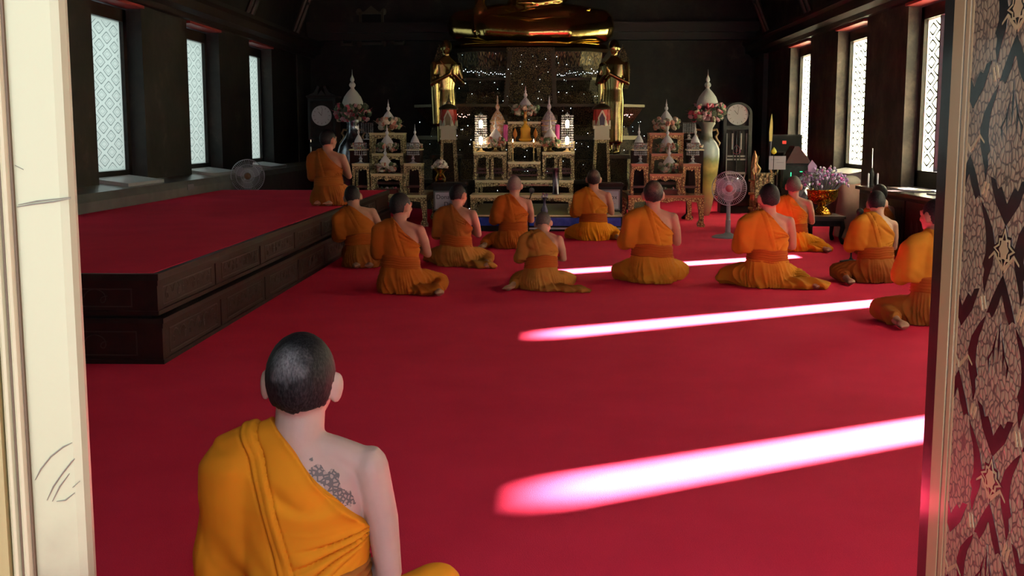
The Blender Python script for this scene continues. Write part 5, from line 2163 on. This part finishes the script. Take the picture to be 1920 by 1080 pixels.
# long cabinet along the right wall
CX0, CX1, CY0, CY1, CZ = 3.82, 4.28, 8.6, 14.15, .665
t = thing('long_cabinet', 'long dark red carved cabinet standing along the right wall', 'cabinet', (CX0, CY0, 0))
bm = nb()
bx(bm, .03, CX1 - CX0, 0.03, CY1 - CY0 - .03, 0.0, CZ - .04)
obj('body', bm, DARKWOOD, t)
bm = nb()
bx(bm, -.02, CX1 - CX0, 0, CY1 - CY0, CZ - .04, CZ)
obj('worktop', bm, mat('glossy_dark_top', (.05, .03, .028), rough=.22), t)
n = 6
for k in range(n):
    y0 = .06 + k * (CY1 - CY0 - .1) / n
    y1 = y0 + (CY1 - CY0 - .1) / n - .05
    bm = nb()
    bx(bm, .012, .03, y0, y1, .10, CZ - .08)
    bx(bm, .004, .012, y0 + .08, y1 - .08, .18, CZ - .16)
    d = obj('door', bm, REDWOOD, t)
    bm = nb()
    for q in (.3, .5, .7):
        yy = y0 + (y1 - y0) * q
        prism(bm, [(yy - .06, .30), (yy, .24), (yy + .06, .30), (yy + .03, .36), (yy, .42), (yy - .03, .36)], 'x', .0, .004)
    obj('gilt_motif', bm, mat('worn_gilt_carving', (.075, .035, .025)), d)
for k, (y, nmz) in enumerate(((11.6, 'near'), (12.9, 'far'))):
    bm = nb()
    bx(bm, 0, .22, 0, .9, 0, .018)  # thin pale slab in place of light reflected on the worktop
    o = obj('reflection_slab', bm, mat('painted_reflection', (.62, .56, .58), rough=.3))
    o.location = (CX0 + .16, y - .45, CZ)
    tag(o, 'flat pale slab imitating reflected light on the %s part of the long cabinet' % nmz, 'light patch', 'slabs imitating light on the cabinet')
# rods and bottle on the cabinet end
Y = 13.95
x = CX0 + .12
t = thing('rod_holder', 'dark bottle-shaped holder with a tall thin rod on the cabinet end', 'holder', (x, Y, CZ))
bm = nb()
lathe(bm, [(.03, 0), (.035, .01), (.022, .05), (.03, .14), (.03, .17), (.012, .20), (.010, .22)], seg=14)
obj('holder', bm, BLACK, t, True)
bm = nb()
tube(bm, [(0, 0, .2), (-.004, 0, at(1629, 278, Y).z - CZ)], .006, 8)
obj('rod', bm, mat('bright_metal', (.7, .7, .72)), t, True)
for k, dx in enumerate((-.055, .055)):
    bm = nb()
    lathe(bm, [(.012, 0), (.012, .15), (.006, .16)], seg=10)
    o = obj('white_candle', bm, mat('white_wax', (.6, .62, .7), rough=.4), None, True)
    o.location = (x + dx, Y - .06, CZ)
    tag(o, 'thin white candle %s of the rod holder on the cabinet' % ('left' if k == 0 else 'right'), 'candle', 'white candles on the cabinet')

# tall pointed red-and-gold ornament, pulpit seat, spear, television, glass case
Y = 15.6
x = PX(1414, Y)
t = thing('pointed_post', 'tall red and gold pointed ceremonial post beside the gilt chair', 'post', (x, Y, 0))
bm = nb()
s = Y / FPX
zz = lambda py: max(0, at(1414, py, Y).z)
lathe(bm, [(10 * s, 0), (9 * s, zz(400)), (7 * s, zz(370)), (8 * s, zz(345)), (6 * s, zz(340)), (7 * s, zz(325)), (6.5 * s, zz(305)), (4 * s, zz(292)), (1.5 * s, zz(286)), (.4 * s, zz(282))], seg=16)
obj('shaft', bm, mat('red_mirror_mosaic', (.40, .10, .05), rough=.2, metal=.6, noise=(40, (.6, .32, .15), 3)), t, True, 50)
bm = nb()
for py in (340, 365, 392):
    lathe(bm, [(9.5 * s, zz(py)), (10.5 * s, zz(py) + .015), (9.5 * s, zz(py) + .03)], seg=16)
obj('gilt_rings', bm, GILT, t, True)

Y = 15.3
x = PX(1438, Y)
t = thing('ceremonial_chair', 'gilded ceremonial chair with curling finials behind the dark-haired person', 'chair', (x, Y, 0))
w = m_(17, Y)
zb_ = at(1438, 350, Y).z
zt_ = at(1438, 327, Y).z
bm = nb()
bx(bm, -w, w, -.2, .2, .38, .44)
obj('seat', bm, CR, t)
bm = nb()
bx(bm, -w, w, .16, .20, .44, zt_)
for q in (-.55, 0, .55):
    bx(bm, w * q - .012, w * q + .012, .13, .16, zb_, zt_)
bx(bm, -w, w, .13, .20, zt_ - .02, zt_ + .015)
bx(bm, -w, w, .13, .20, zb_ - .02, zb_ + .01)
obj('back', bm, MATS['gilt_carving_green'], t)
for sx_ in (-1, 1):
    for sy in (-1, 1):
        bm = nb()
        bx(bm, sx_ * w - .02, sx_ * w + .02, sy * .18 - .02, sy * .18 + .02, 0, .40)
        obj('leg', bm, CR, t)
    bm = nb()
    x0 = sx_ * w * .8
    tube(bm, [(x0, .15, zt_), (x0 - sx_ * .03, .15, zt_ + .07), (x0 + sx_ * .02, .15, zt_ + .14), (x0 - sx_ * .01, .15, zt_ + (.24 if sx_ < 0 else .12))], [.02, .016, .012, .003], 8, round_ends=True)
    tube(bm, [(x0 + sx_ * .05, .15, zt_), (x0 + sx_ * .07, .15, zt_ + .05), (x0 + sx_ * .05, .15, zt_ + .09)], [.015, .012, .003], 8, round_ends=True)
    obj('finial', bm, GILT, t, True)

Y = 15.8
x = PX(1441, Y)
t = thing('ceremonial_spear', 'tall spear with a golden blade and dark blue shaft in a stand', 'spear', (x, Y, 0))
zbld, ztp = at(1441, 265, Y).z, at(1443, 213, Y).z
bm = nb()
lathe(bm, [(.10, 0), (.10, .03), (.03, .08), (.02, .12)], seg=16)
obj('foot', bm, DARKWOOD, t, True)
bm = nb()
tube(bm, [(0, 0, .05), (0.01, 0, zbld)], .014, 10)
obj('shaft', bm, mat('navy_shaft', (.03, .04, .09), rough=.3), t, True)
bm = nb()
prism(bm, [(-.005, zbld), (.03, zbld), (.036, zbld + .12), (.034, zbld + .25), (.018, ztp), (.0, zbld + .28), (-.012, zbld + .12)], 'y', -.006, .006)
obj('blade', bm, mat('brass_blade', (.55, .42, .14), rough=.3, metal=.8), t)

Y = 16.6
x = PX(1470, Y)
t = thing('television', 'flat black television with a small red square lit on its screen', 'television', (x, Y, at(1470, 286, Y).z))
w, h = m_(30, Y), m_(33, Y)
bm = nb()
bx(bm, -w, w, -.03, .03, 0, h)
obj('housing', bm, mat('glossy_black_plastic', (.006, .006, .007), rough=.45), t)
bm = nb()
bx(bm, -w + .02, w - .02, -.034, -.03, .02, h - .02)
sc_ = obj('screen', bm, mat('dark_screen', (.005, .006, .006), rough=.5, spec=.2), t)
bm = nb()
bx(bm, -w * .12 - .02, -w * .12 + .035, -.038, -.034, h * .48, h * .48 + .045)
obj('red_square', bm, mat('red_standby', (.5, .03, .02), emit=(1, .08, .05), es=.5), sc_)
zc_ = at(1487, 305, 16.3).z
zb2 = t.location.z
t2 = thing('wall_bracket_stand', 'black pole stand holding the television up', 'stand', (x, Y + .08, 0))
bm = nb()
tube(bm, [(0, 0, 0.02), (0, 0, zb2 + .1)], .025, 10)
lathe(bm, [(.22, 0), (.22, .02), (.03, .04)], seg=20)
obj('pole', bm, BLACK, t2, True)

Y = 15.9
x = PX(1488, Y)
t = thing('glass_case', 'dark glass display case with green lights under a red pyramid roof', 'display case', (x, Y, 0))
w = m_(27, Y)
zr = at(1488, 306, Y).z
bm = nb()
bx(bm, -w, w, -.2, .25, 0, .55)
obj('base_cabinet', bm, REDWOOD, t)
bm = nb()
bx(bm, -w + .02, w - .02, -.18, .23, .56, zr - .03)
obj('dark_contents', bm, mat('dark_green_interior', (.010, .020, .014), rough=.15, noise=(20, (.03, .05, .04), 5)), t)
bm = nb()
for sx_ in (-1, 1):
    bx(bm, sx_ * w - .012, sx_ * w + .012, -.2, -.176, .55, zr - .03)
    bx(bm, sx_ * w - .012, sx_ * w + .012, .23, .25, .55, zr - .03)
bx(bm, -w - .02, w + .02, -.22, .27, zr - .03, zr)
obj('frame', bm, DARKWOOD, t)
bm = nb()
for (a, b_, c_, d_) in ((-w * .42, -w * .40 + .006, zr - .22, zr - .12), (w * .2, w * .38, zr - .115, zr - .105)):
    bx(bm, a, b_, -.190, -.182, c_, d_)
obj('green_light', bm, mat('green_led', (.1, .8, .4), emit=(.05, 1, .45), es=1.4), t)
bm = nb()
za = at(1486, 274, Y).z
prism(bm, [(-w * .72, zr), (w * .98, zr), (w * .98, zr + .012), (w * .12, za), (-.03, za), (-w * .72, zr + .012)], 'y', -.16, .2)
obj('red_roof', bm, mat('crimson_gloss', (.15, .012, .012), rough=.25), t)

Y = 14.9
p0 = at(1457, 318, Y)
t = thing('notice_stand', 'white paper notice held on a thin stand before the television', 'notice', (p0.x, Y, 0))
bm = nb()
w, h = m_(15.5, Y), m_(25, Y)
bx(bm, -w, w, -.003, .003, p0.z, p0.z + h)
obj('paper', bm, mat('white_paper', (.46, .46, .50), rough=.6), t)
bm = nb()
bx(bm, -w * .1, w * .75, -.0045, -.003, p0.z + h * .5, p0.z + h * .53)
bx(bm, -w * .8, w * .2, -.0045, -.003, p0.z + h * .72, p0.z + h * .74)
obj('printed_lines', bm, mat('faint_ink', (.22, .22, .26), rough=.6), t)
bm = nb()
tube(bm, [(w * .0, .01, 0.02), (w * .0, .01, p0.z + h * .6)], .008, 8)
lathe(bm, [(.10, 0), (.10, .012), (.01, .03)], seg=16)
obj('stand', bm, BLACK, t, True)
p0 = at(1451, 285, Y - .26)
t = thing('leaf_ornament', 'glassy yellow leaf-shaped ornament on a thin stem above the paper notice', 'ornament', (p0.x, Y - .26, 0))
bm = nb()
lathe(bm, [(.05, 0), (.05, .01), (.005, .02), (.004, p0.z - .02)], seg=10)
obj('stem', bm, BLACK, t, True)
bm = nb()
lathe(bm, [(.003, p0.z - .03), (.03, p0.z - .015), (.038, p0.z + .005), (.025, p0.z + .03), (.004, p0.z + .06)], seg=14, sq=.5)
obj('leaf', bm, mat('yellow_glass', (.65, .62, .05), rough=.2), t, True)
Y = 14.6
t = thing('wrapped_bundle', 'shiny clear-wrapped offering bundle beside the bald person\'s head', 'offering', (PX(1504, Y), Y, 0))
zb3 = at(1504, 378, Y).z
bm = nb()
lathe(bm, [(.13, 0), (.13, .02), (.03, .05), (.03, zb3 - .03), (.13, zb3 - .01), (.13, zb3)], seg=18)
obj('stool', bm, DARKWOOD, t, True, 35)
bm = nb()
for k in range(14):
    a = k * 2.4
    M = Matrix.Translation((.035 * math.cos(a), .035 * math.sin(a), zb3 + .10 + .012 * k)) @ Euler((.4 * math.sin(a), .5 * math.cos(k), a)).to_matrix().to_4x4()
    add_mesh(bm, [(-.07, -.02, -.09), (.07, -.02, -.09), (.05, .02, .09), (-.05, .03, .09), (0, -.06, 0)], [(0, 1, 4), (1, 2, 4), (2, 3, 4), (3, 0, 4), (0, 3, 2, 1)], M)
obj('wrapping', bm, mat('shiny_film', (.38, .42, .50), rough=.12, metal=.4), t)
# low dark cabinet under the back wall windows, right
# ================================================================ pedestal, golden statues
BX = at(992, 200, 20).x
YC = 21.2
tiers = [  # y_top, y_bot, half width px bottom, half width px top, kind
    (345, 425, 232, 228, 'd'), (338, 345, 238, 238, 'e'), (300, 338, 215, 212, 'c'), (262, 300, 205, 208, 'd'), (255, 262, 214, 214, 'e'), (238, 255, 190, 186, 'c'),
    (200, 238, 190, 216, 'c'), (195, 200, 220, 220, 'e'), (172, 195, 172, 165, 'c'), (150, 172, 158, 162, 'd'), (146, 150, 166, 166, 'e'), (126, 146, 140, 143, 'c'), (96, 126, 132, 136, 'f'), (90, 96, 146, 150, 'e')]
ped = thing('statue_pedestal', 'great tiered pedestal of dark gilded mosaic under the golden seated statue', 'pedestal', (BX, YC, 0))
PEDE = mat('dark_gilt_ledge', (.05, .038, .02), rough=.35, metal=.7)
FLUT = carved('fluted_relief', (0.17, 0.12, 0.055), (0.02, 0.016, 0.010), scale=16, rough=0.3, metal=0.7, edge=0.2, bump=1.0, stretch=(2.5, 2.5, .5))
front_at = {}
for (yt, yb, hb, ht, kd) in tiers:
    Yf = 19.3
    for _ in range(3):
        wm = hb * Yf / FPX
        Yf = YC - .86 * wm
    wb_, wt = hb * Yf / FPX, ht * Yf / FPX
    z0, z1 = max(0, at(992, yb, Yf).z), at(992, yt, Yf).z

    def ring(w, z):
        c = .30 * w
        pts = [(-w + c, -.86 * w), (w - c, -.86 * w), (w - c * .55, -.86 * w + c * .45), (w - c * .45, -.86 * w + c * .55), (w, -.86 * w + c), (w, .86 * w - c), (w - c, .86 * w), (-w + c, .86 * w), (-w, .86 * w - c), (-w, -.86 * w + c), (-w + c * .45, -.86 * w + c * .55), (-w + c * .55, -.86 * w + c * .45)]
        return [(x, y, z) for x, y in pts]
    bm = nb()
    A, B = ring(wb_, z0), ring(wt, z1 + .002)
    n = len(A)
    add_mesh(bm, A + B, [tuple(range(n)), tuple(range(n, 2 * n))] + [(k, (k + 1) % n, n + (k + 1) % n, n + k) for k in range(n)])
    if kd in 'cf':   # row of lotus petals along the front
        N_ = 20
        for k in range(N_):
            u0, u1 = -.68 + 1.36 * k / N_, -.68 + 1.36 * (k + 1) / N_
            um = (u0 + u1) / 2
            h_ = (z1 - z0)
            prism(bm, [(u0 * wb_, z0 + .01), (u1 * wb_, z0 + .01), (u1 * wb_, z0 + h_ * .55), (um * wb_, z0 + h_ * .92), (u0 * wb_, z0 + h_ * .55)], 'y', -.86 * wb_ - .02, -.86 * wb_ + .05)
    obj('tier', bm, {'c': PED, 'd': PED_DARK, 'e': PEDE, 'f': FLUT}[kd], ped)
# raised centre panel
Yf = YC - .86 * 132 * 19.9 / FPX - .10
bm = nb()
pts = [at(952, 92, Yf), at(1040, 92, Yf), at(1046, 238, Yf), at(942, 238, Yf)]
prism(bm, [(p.x - BX, p.z) for p in pts], 'y', Yf - YC - .45, Yf - YC + .4)
obj('centre_panel', bm, PED, ped)
Yq = Yf - .46
for q, (a, b_) in ((0, (952, 942)), (1, (1040, 1046))):
    bm = nb()
    s = 1 if q == 0 else -1
    p0, p1 = at(a, 96, Yq), at(b_, 238, Yq)
    prism(bm, [(p0.x - BX, p0.z), (p0.x - BX + s * .07, p0.z), (p1.x - BX + s * .07, p1.z), (p1.x - BX, p1.z)], 'y', Yq - YC - .01, Yq - YC + .02)
    obj('panel_border', bm, PEDE, ped)
# strings of tiny lights along the ledges, plus added glint dots over the mosaic
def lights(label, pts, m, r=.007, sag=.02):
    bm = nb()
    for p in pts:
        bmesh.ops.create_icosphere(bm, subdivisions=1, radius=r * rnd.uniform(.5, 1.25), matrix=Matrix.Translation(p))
    o = obj('lights_and_glints', bm, m)
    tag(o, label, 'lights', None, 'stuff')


def fy(hw):
    Yf = 19.3
    for _ in range(3):
        Yf = YC - .86 * hw * Yf / FPX
    return Yf - .05


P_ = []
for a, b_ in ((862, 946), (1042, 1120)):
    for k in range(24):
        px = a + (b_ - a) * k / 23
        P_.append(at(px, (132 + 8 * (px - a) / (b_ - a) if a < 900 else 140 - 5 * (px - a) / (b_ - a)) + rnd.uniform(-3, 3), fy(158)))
lights('row of tiny bluish white lights along the upper pedestal ledge', P_, LED_GLINT, .0052)
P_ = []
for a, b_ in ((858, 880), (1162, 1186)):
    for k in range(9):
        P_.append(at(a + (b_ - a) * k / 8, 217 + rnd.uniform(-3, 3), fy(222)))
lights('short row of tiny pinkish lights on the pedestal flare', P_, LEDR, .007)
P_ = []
for k in range(150):  # emissive dots stand in for mirror-mosaic glints
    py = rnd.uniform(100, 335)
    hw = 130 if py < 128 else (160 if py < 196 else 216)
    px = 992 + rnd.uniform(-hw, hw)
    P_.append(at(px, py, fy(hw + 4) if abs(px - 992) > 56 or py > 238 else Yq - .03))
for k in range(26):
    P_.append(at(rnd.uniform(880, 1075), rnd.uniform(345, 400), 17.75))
lights('added glowing dots imitating mirror glints over the mosaic pedestal', P_, LED_GLINT, .0042)

# ---------------------------------------------------------------- golden seated statue
SY = 20.9
sz = lambda py: at(992, py, SY).z
sx = lambda px: at(px, 60, SY).x - BX
st = thing('golden_statue', 'large golden seated statue with one hand reaching over its knee', 'statue', (BX, SY, sz(90)))
B0 = sz(90)
Z = lambda py: sz(py) - B0
bm = nb()
kl, kr = sx(866), sx(1124)
# folded legs: lower shin, upper shin, thighs
tube(bm, [(kl, -.10, .36), (kl * .55, -.52, .28), (0, -.62, .22), (kr * .5, -.55, .24), (kr, -.15, .33)], [.26, .27, .23, .25, .27], 20, round_ends=True)
tube(bm, [(kr, -.12, .40), (kr * .5, -.40, .50), (.0, -.46, .50), (kl * .45, -.32, .46)], [.26, .22, .16, .11], 18, round_ends=True)
tube(bm, [(kl, -.08, .40), (kl * .45, .05, .46), (0, .25, .40)], [.26, .33, .36], 20, round_ends=True)
tube(bm, [(kr, -.08, .42), (kr * .45, .05, .48), (0, .25, .40)], [.26, .33, .36], 20, round_ends=True)
# torso and head
loft(bm, [(0, .18, .25, .52, .36), (0, .16, .55, .46, .32), (0, .14, .9, .40, .29), (0, .14, 1.3, .55, .32), (0, .14, 1.65, .66, .30), (0, .14, 1.85, .45, .24), (0, .12, 1.98, .19, .18), (0, .10, 2.1, .16, .16)], 28)
ell(bm, (0, .06, 2.38), (.24, .28, .34))
tube(bm, [(0, -.20, 2.42), (0, -.25, 2.33)], [.03, .05], 10, round_ends=True)
ell(bm, (0, .08, 2.70), (.13, .13, .12))
for q in (-1, 1):
    ell(bm, (q * .24, .06, 2.32), (.035, .06, .16))
# arm over the knee (viewer's left)
hx = sx(903)
tube(bm, [(-.62, .12, 1.72), (-.88, .02, 1.10), (hx, -.42, Z(0) + .04), (hx, -.50, Z(18))], [.17, .145, .11, .085], 16, round_ends=True)
ell(bm, (hx, -.53, Z(28)), (.125, .07, .17))
for k in range(4):
    fx = hx - .092 + .061 * k
    ln = (.30, .36, .34, .27)[k]
    tube(bm, [(fx, -.56, Z(34)), (fx - .005, -.62, Z(34) - ln * .5), (fx - .005, -.66, Z(34) - ln)], [.034, .030, .022], 10, round_ends=True)
tube(bm, [(hx + .10, -.50, Z(20)), (hx + .16, -.55, Z(36)), (hx + .14, -.58, Z(46))], [.036, .032, .024], 10, round_ends=True)
# other arm resting in the lap
tube(bm, [(.62, .12, 1.72), (.86, .0, 1.10), (.50, -.35, .80), (.12, -.44, .74)], [.17, .145, .10, .08], 16, round_ends=True)
ell(bm, (-.05, -.46, .74), (.20, .11, .05))
me = remeshed(bm, .025, 4, .5)
me.materials.append(GOLD)
me.shade_smooth()
obj('body', me, None, st)
bm = nb()
tube(bm, [(-.30, -.20, 1.0), (-.10, -.30, .86), (.15, -.30, .82), (.42, -.16, .92)], [.03, .035, .035, .03], 10, round_ends=True)
tube(bm, [(-.32, -.19, 1.04), (-.05, -.28, .95), (.2, -.29, .93), (.44, -.14, .99)], [.015, .02, .02, .015], 8, round_ends=True)
obj('robe_folds', bm, GOLD, st, True)
bm = nb()
pts = [(kl + .05, -.36, .50), (kl * .5, -.60, .50), (0, -.66, .44), (kr * .45, -.60, .50), (kr * .85, -.38, .64)]
tube(bm, pts, .014, 8, round_ends=True)
obj('robe_hem', bm, GOLD, st, True)
bm = nb()
lathe(bm, [(.10, 2.78), (.12, 2.82), (.05, 2.95), (.02, 3.1), (.004, 3.2)], seg=12, c=(0, .08, 0))
for k in range(150):
    a, b_ = rnd.uniform(0, 2 * PI), rnd.uniform(.15, 1.25)
    p = Vector((.245 * math.sin(b_) * math.cos(a), .06 + .285 * math.sin(b_) * math.sin(a), 2.38 + .34 * math.cos(b_)))
    if p.y < -.10 and p.z < 2.60:
        continue
    bmesh.ops.create_icosphere(bm, subdivisions=1, radius=.028, matrix=Matrix.Translation(p))
obj('curled_hair', bm, GOLD, st, True)
bm = nb()
lathe(bm, [(1.35, -.05), (1.42, -.02), (1.40, .03), (1.36, .05)], seg=48, sq=.55)
obj('lotus_seat', bm, GOLD, st, True)

# ---------------------------------------------------------------- standing golden disciples
for px, nm, s in ((838, 'left', 1), (1149, 'right', -1)):
    Y = 18.75
    x = PX(px, Y)
    zf = at(px, 290, Y).z
    zt = at(px, 76, Y).z
    H = zt - zf
    t0 = thing('statue_plinth', 'narrow dark plinth beneath the %s standing golden disciple' % nm, 'plinth', (x, Y, 0), group='disciple plinths')
    bm = nb()
    bx(bm, -.22, .22, -.18, .18, 0, zf - .06)
    obj('shaft', bm, PED_DARK, t0)
    bm = nb()
    bx(bm, -.26, .26, -.22, .22, zf - .06, zf)
    obj('cap', bm, PEDE, t0)
    t = thing('golden_disciple', 'standing golden disciple statue with joined hands, %s of the big statue' % nm, 'statue', (x, Y, zf + .012), rz=math.radians(-28 * -s), group='standing golden disciples')
    bm = nb()
    f = H / 1.75
    for q in (-1, 1):
        tube(bm, [(q * .07 * f, 0, .30 * f), (q * .065 * f, 0, .05 * f)], [.06 * f, .045 * f], 12, round_ends=True)
        tube(bm, [(q * .065 * f, .04 * f, .035 * f), (q * .075 * f, -.13 * f, .025 * f)], [.04 * f, .035 * f], 10, round_ends=True)
    loft(bm, [(0, 0, .17 * f, .15 * f, .10 * f), (0, 0, .45 * f, .155 * f, .11 * f), (0, 0, .80 * f, .165 * f, .115 * f), (0, 0, 1.0 * f, .145 * f, .10 * f), (0, 0, 1.2 * f, .18 * f, .11 * f), (0, 0, 1.38 * f, .20 * f, .10 * f), (0, 0, 1.44 * f, .12 * f, .08 * f), (0, 0, 1.50 * f, .055 * f, .055 * f)], 24)
    tube(bm, [(0, 0, 1.45 * f), (0, -.005, 1.56 * f)], .055 * f, 12)
    ell(bm, (0, -.01, 1.635 * f), (.082 * f, .095 * f, .12 * f))
    ell(bm, (0, -.10 * f, 1.62 * f), (.012 * f, .02 * f, .025 * f))
    for q in (-1, 1):
        ell(bm, (q * .085 * f, 0, 1.62 * f), (.012 * f, .02 * f, .045 * f))
        tube(bm, [(q * .20 * f, 0, 1.36 * f), (q * .25 * f, -.05 * f, 1.08 * f), (q * .035 * f, -.22 * f, 1.22 * f)], [.058 * f, .05 * f, .032 * f], 12, round_ends=True)
        hand(bm, (q * .018 * f, -.22 * f, 1.22 * f), (-q * .05, -.2, 1), (q, 0, 0), q, .1, f)
    # robe hanging from the left arm
    loft(bm, [(-.19 * f, -.02, .45 * f, .045 * f, .08 * f), (-.2 * f, -.02, .9 * f, .055 * f, .09 * f), (-.2 * f, -.02, 1.2 * f, .06 * f, .09 * f)], 14)
    me = remeshed(bm, .012 * f, 4, .5)
    me.materials.append(mat('aged_gold', (.50, .38, .15), rough=.22, metal=1.0, noise=(7, (.34, .25, .10), 5)))
    me.shade_smooth()
    obj('body', me, None, t)
    bm = nb()
    tube(bm, [(-.13 * f, -.09 * f, 1.42 * f), (.0, -.115 * f, 1.28 * f), (.15 * f, -.10 * f, 1.12 * f)], .008 * f, 8, round_ends=True)
    tube(bm, [(-.12 * f, -.10 * f, .20 * f), (.0, -.115 * f, .17 * f), (.13 * f, -.10 * f, .20 * f)], .008 * f, 8, round_ends=True)
    obj('robe_edge', bm, MATS['aged_gold'], t, True)
# pointed gilded leaf guards behind the disciples' heads
for px, nm in ((822, 'left'), (1168, 'right')):
    p = at(px, 120, 19.2)
    bm = nb()
    pts = [(-.10, -.35), (.10, -.35), (.14, -.05), (.10, .15), (0, .38), (-.08, .12), (-.14, -.05)]
    prism(bm, pts, 'y', 0, .06)
    o = obj('ornament_leaf', bm, MATS['mosaic_relief'])
    o.location = (p.x, 19.3, p.z - .05)
    o.parent = None
    o.name = 'corner_finial'
    o.location = (p.x - BX, 19.3 - YC, p.z - .05)
    o.parent = ped
# ================================================================ placing the monks
def put(label, px, py, top, z=0.0, **k):
    pos, sc = seat(px, py, top, z)
    return monk(label, pos, sc, **k)


# nearest, seen from just behind
monk('shaven-headed person nearest the doorway, bare tattooed right shoulder, amber robe', (-.55, 2.47, -.0), .985, nx=.88, hair='dark_stubble', skin=SKIN_A, robe='amber', sash='brown',
     arms='lap', legs=[[(.10, 0, .12), (.31, .25, .155), (.20, .02, .05), (.02, -.10, .035)], [(-.10, 0, .12), (-.36, .20, .09), (-.05, .16, .05), (.10, .10, .04)]], vox=.0045, head=(0, 5, 2), seed=1.0, spread=1.05, hs=1.0, fold=1.5)
put('person kneeling alone up on the red dais, brown-orange robe, seen from behind', 617, 385, 243, DZT, face=-12, robe='brown', sash='brown', lower='brown', hair='black_stubble', legs='kneel', head=(-22, 4, 0), seed=2.3, group=None)
put('person half hidden against the dais side, bowing forward behind another at left', 680, 500, 343, face=10, robe='deep', sash='rust', lower='brown', hair='black_stubble', legs='kneel', lean=(16, -9, 0), head=(0, 8, 0), seed=3.1)
put('person at left front by the dais, deep orange robe, dark trailing foot at right', 752, 548, 362, face=-8, robe='deep', hair='black_stubble', legs='tuck', head=(-30, 6, 0), seed=4.4,
    tails=[(.22, -.08, .04, .20, .14, .06, -15)])
put('person in shadowed brown robe, crumpled hem to the right, before the left donation box', 855, 498, 345, face=-10, robe='brown', lower='tan', sash='rust', hair='black_stubble', legs='right', lean=(8, 0, 0), head=(-22, 8, 0), seed=5.2,
    tails=[(.30, -.14, .03, .22, .12, .05, -12)])
put('bald person before the central altar, turned left, red-orange robe, pale scalp', 962, 465, 330, face=6, robe='deep', lower='deep', sash='rust', hair='grey_stubble', legs='left', lean=(4, 2, 0), head=(-16, 6, 0), seed=6.7)
put('grey-headed person bowed low, tan robe with long hem spreading right on carpet', 1014, 542, 385, face=-4, robe='tan', lower='tan', sash='rust', hair='greybrown_stubble', legs='left', lean=(30, 0, 0), head=(-8, 10, 0), seed=7.9, spread=.82,
    tails=[(.28, -.16, .025, .30, .10, .045, -14), (.10, -.12, .03, .2, .12, .05, 0)], hump=.7)
put('person with thinning crown before the altar, bare sole showing at right', 1112, 450, 318, face=-4, robe='orange', lower='amber', hair='thinning_stubble', legs='right', head=(4, 2, 0), seed=9.4, spread=.85)
put('broad person kneeling in bright orange, thinning crown, shin showing at lower left', 1222, 528, 339, face=3, robe='orange', hair='thinning_stubble', legs='cross', head=(-2, 4, 0), seed=10.5, spread=.78, slim=1.04, tails=[(.02, -.16, .04, .16, .06, .05, 0)])
put('person left of centre of the right group, dark short hair, robe fanned out right', 1437, 537, 345, face=2, robe='orange', hair='black_stubble', legs='right', head=(10, 3, 0), seed=11.8, arms='wai',
    tails=[(.28, -.13, .04, .26, .12, .06, -10)], spread=.92)
put('bald person with sunlit shoulder behind the dark-haired one, beside the golden bowl', 1484, 470, 330, face=-8, robe='orange', lower='amber', hair='greybrown_stubble', legs='right', head=(-8, 3, 0), seed=12.9, tails=[(.3, -.02, .04, .2, .12, .06, 0)])
put('person with glossy dark head and pale bare shoulder, leaning left, right side', 1640, 528, 356, face=14, robe='orange', lower='brown', hair='black_stubble', legs='left', lean=(10, 5, 0), head=(-34, 8, 0), seed=14.2, spread=.92)
put('person mostly hidden behind the leaning one, deep orange robe, by the cabinet', 1655, 478, 345, face=30, spread=.7, robe='deep', hair='black_stubble', legs='cross', lean=(10, 0, 0), seed=15.6)
put('person at far right partly cut off by the door leaf, heavy orange robe', 1750, 606, 374, face=16, robe='orange', lower='brown', hair='black_stubble', legs='left', lean=(4, 0, 0), head=(14, 0, 0), seed=16.8, spread=.95)
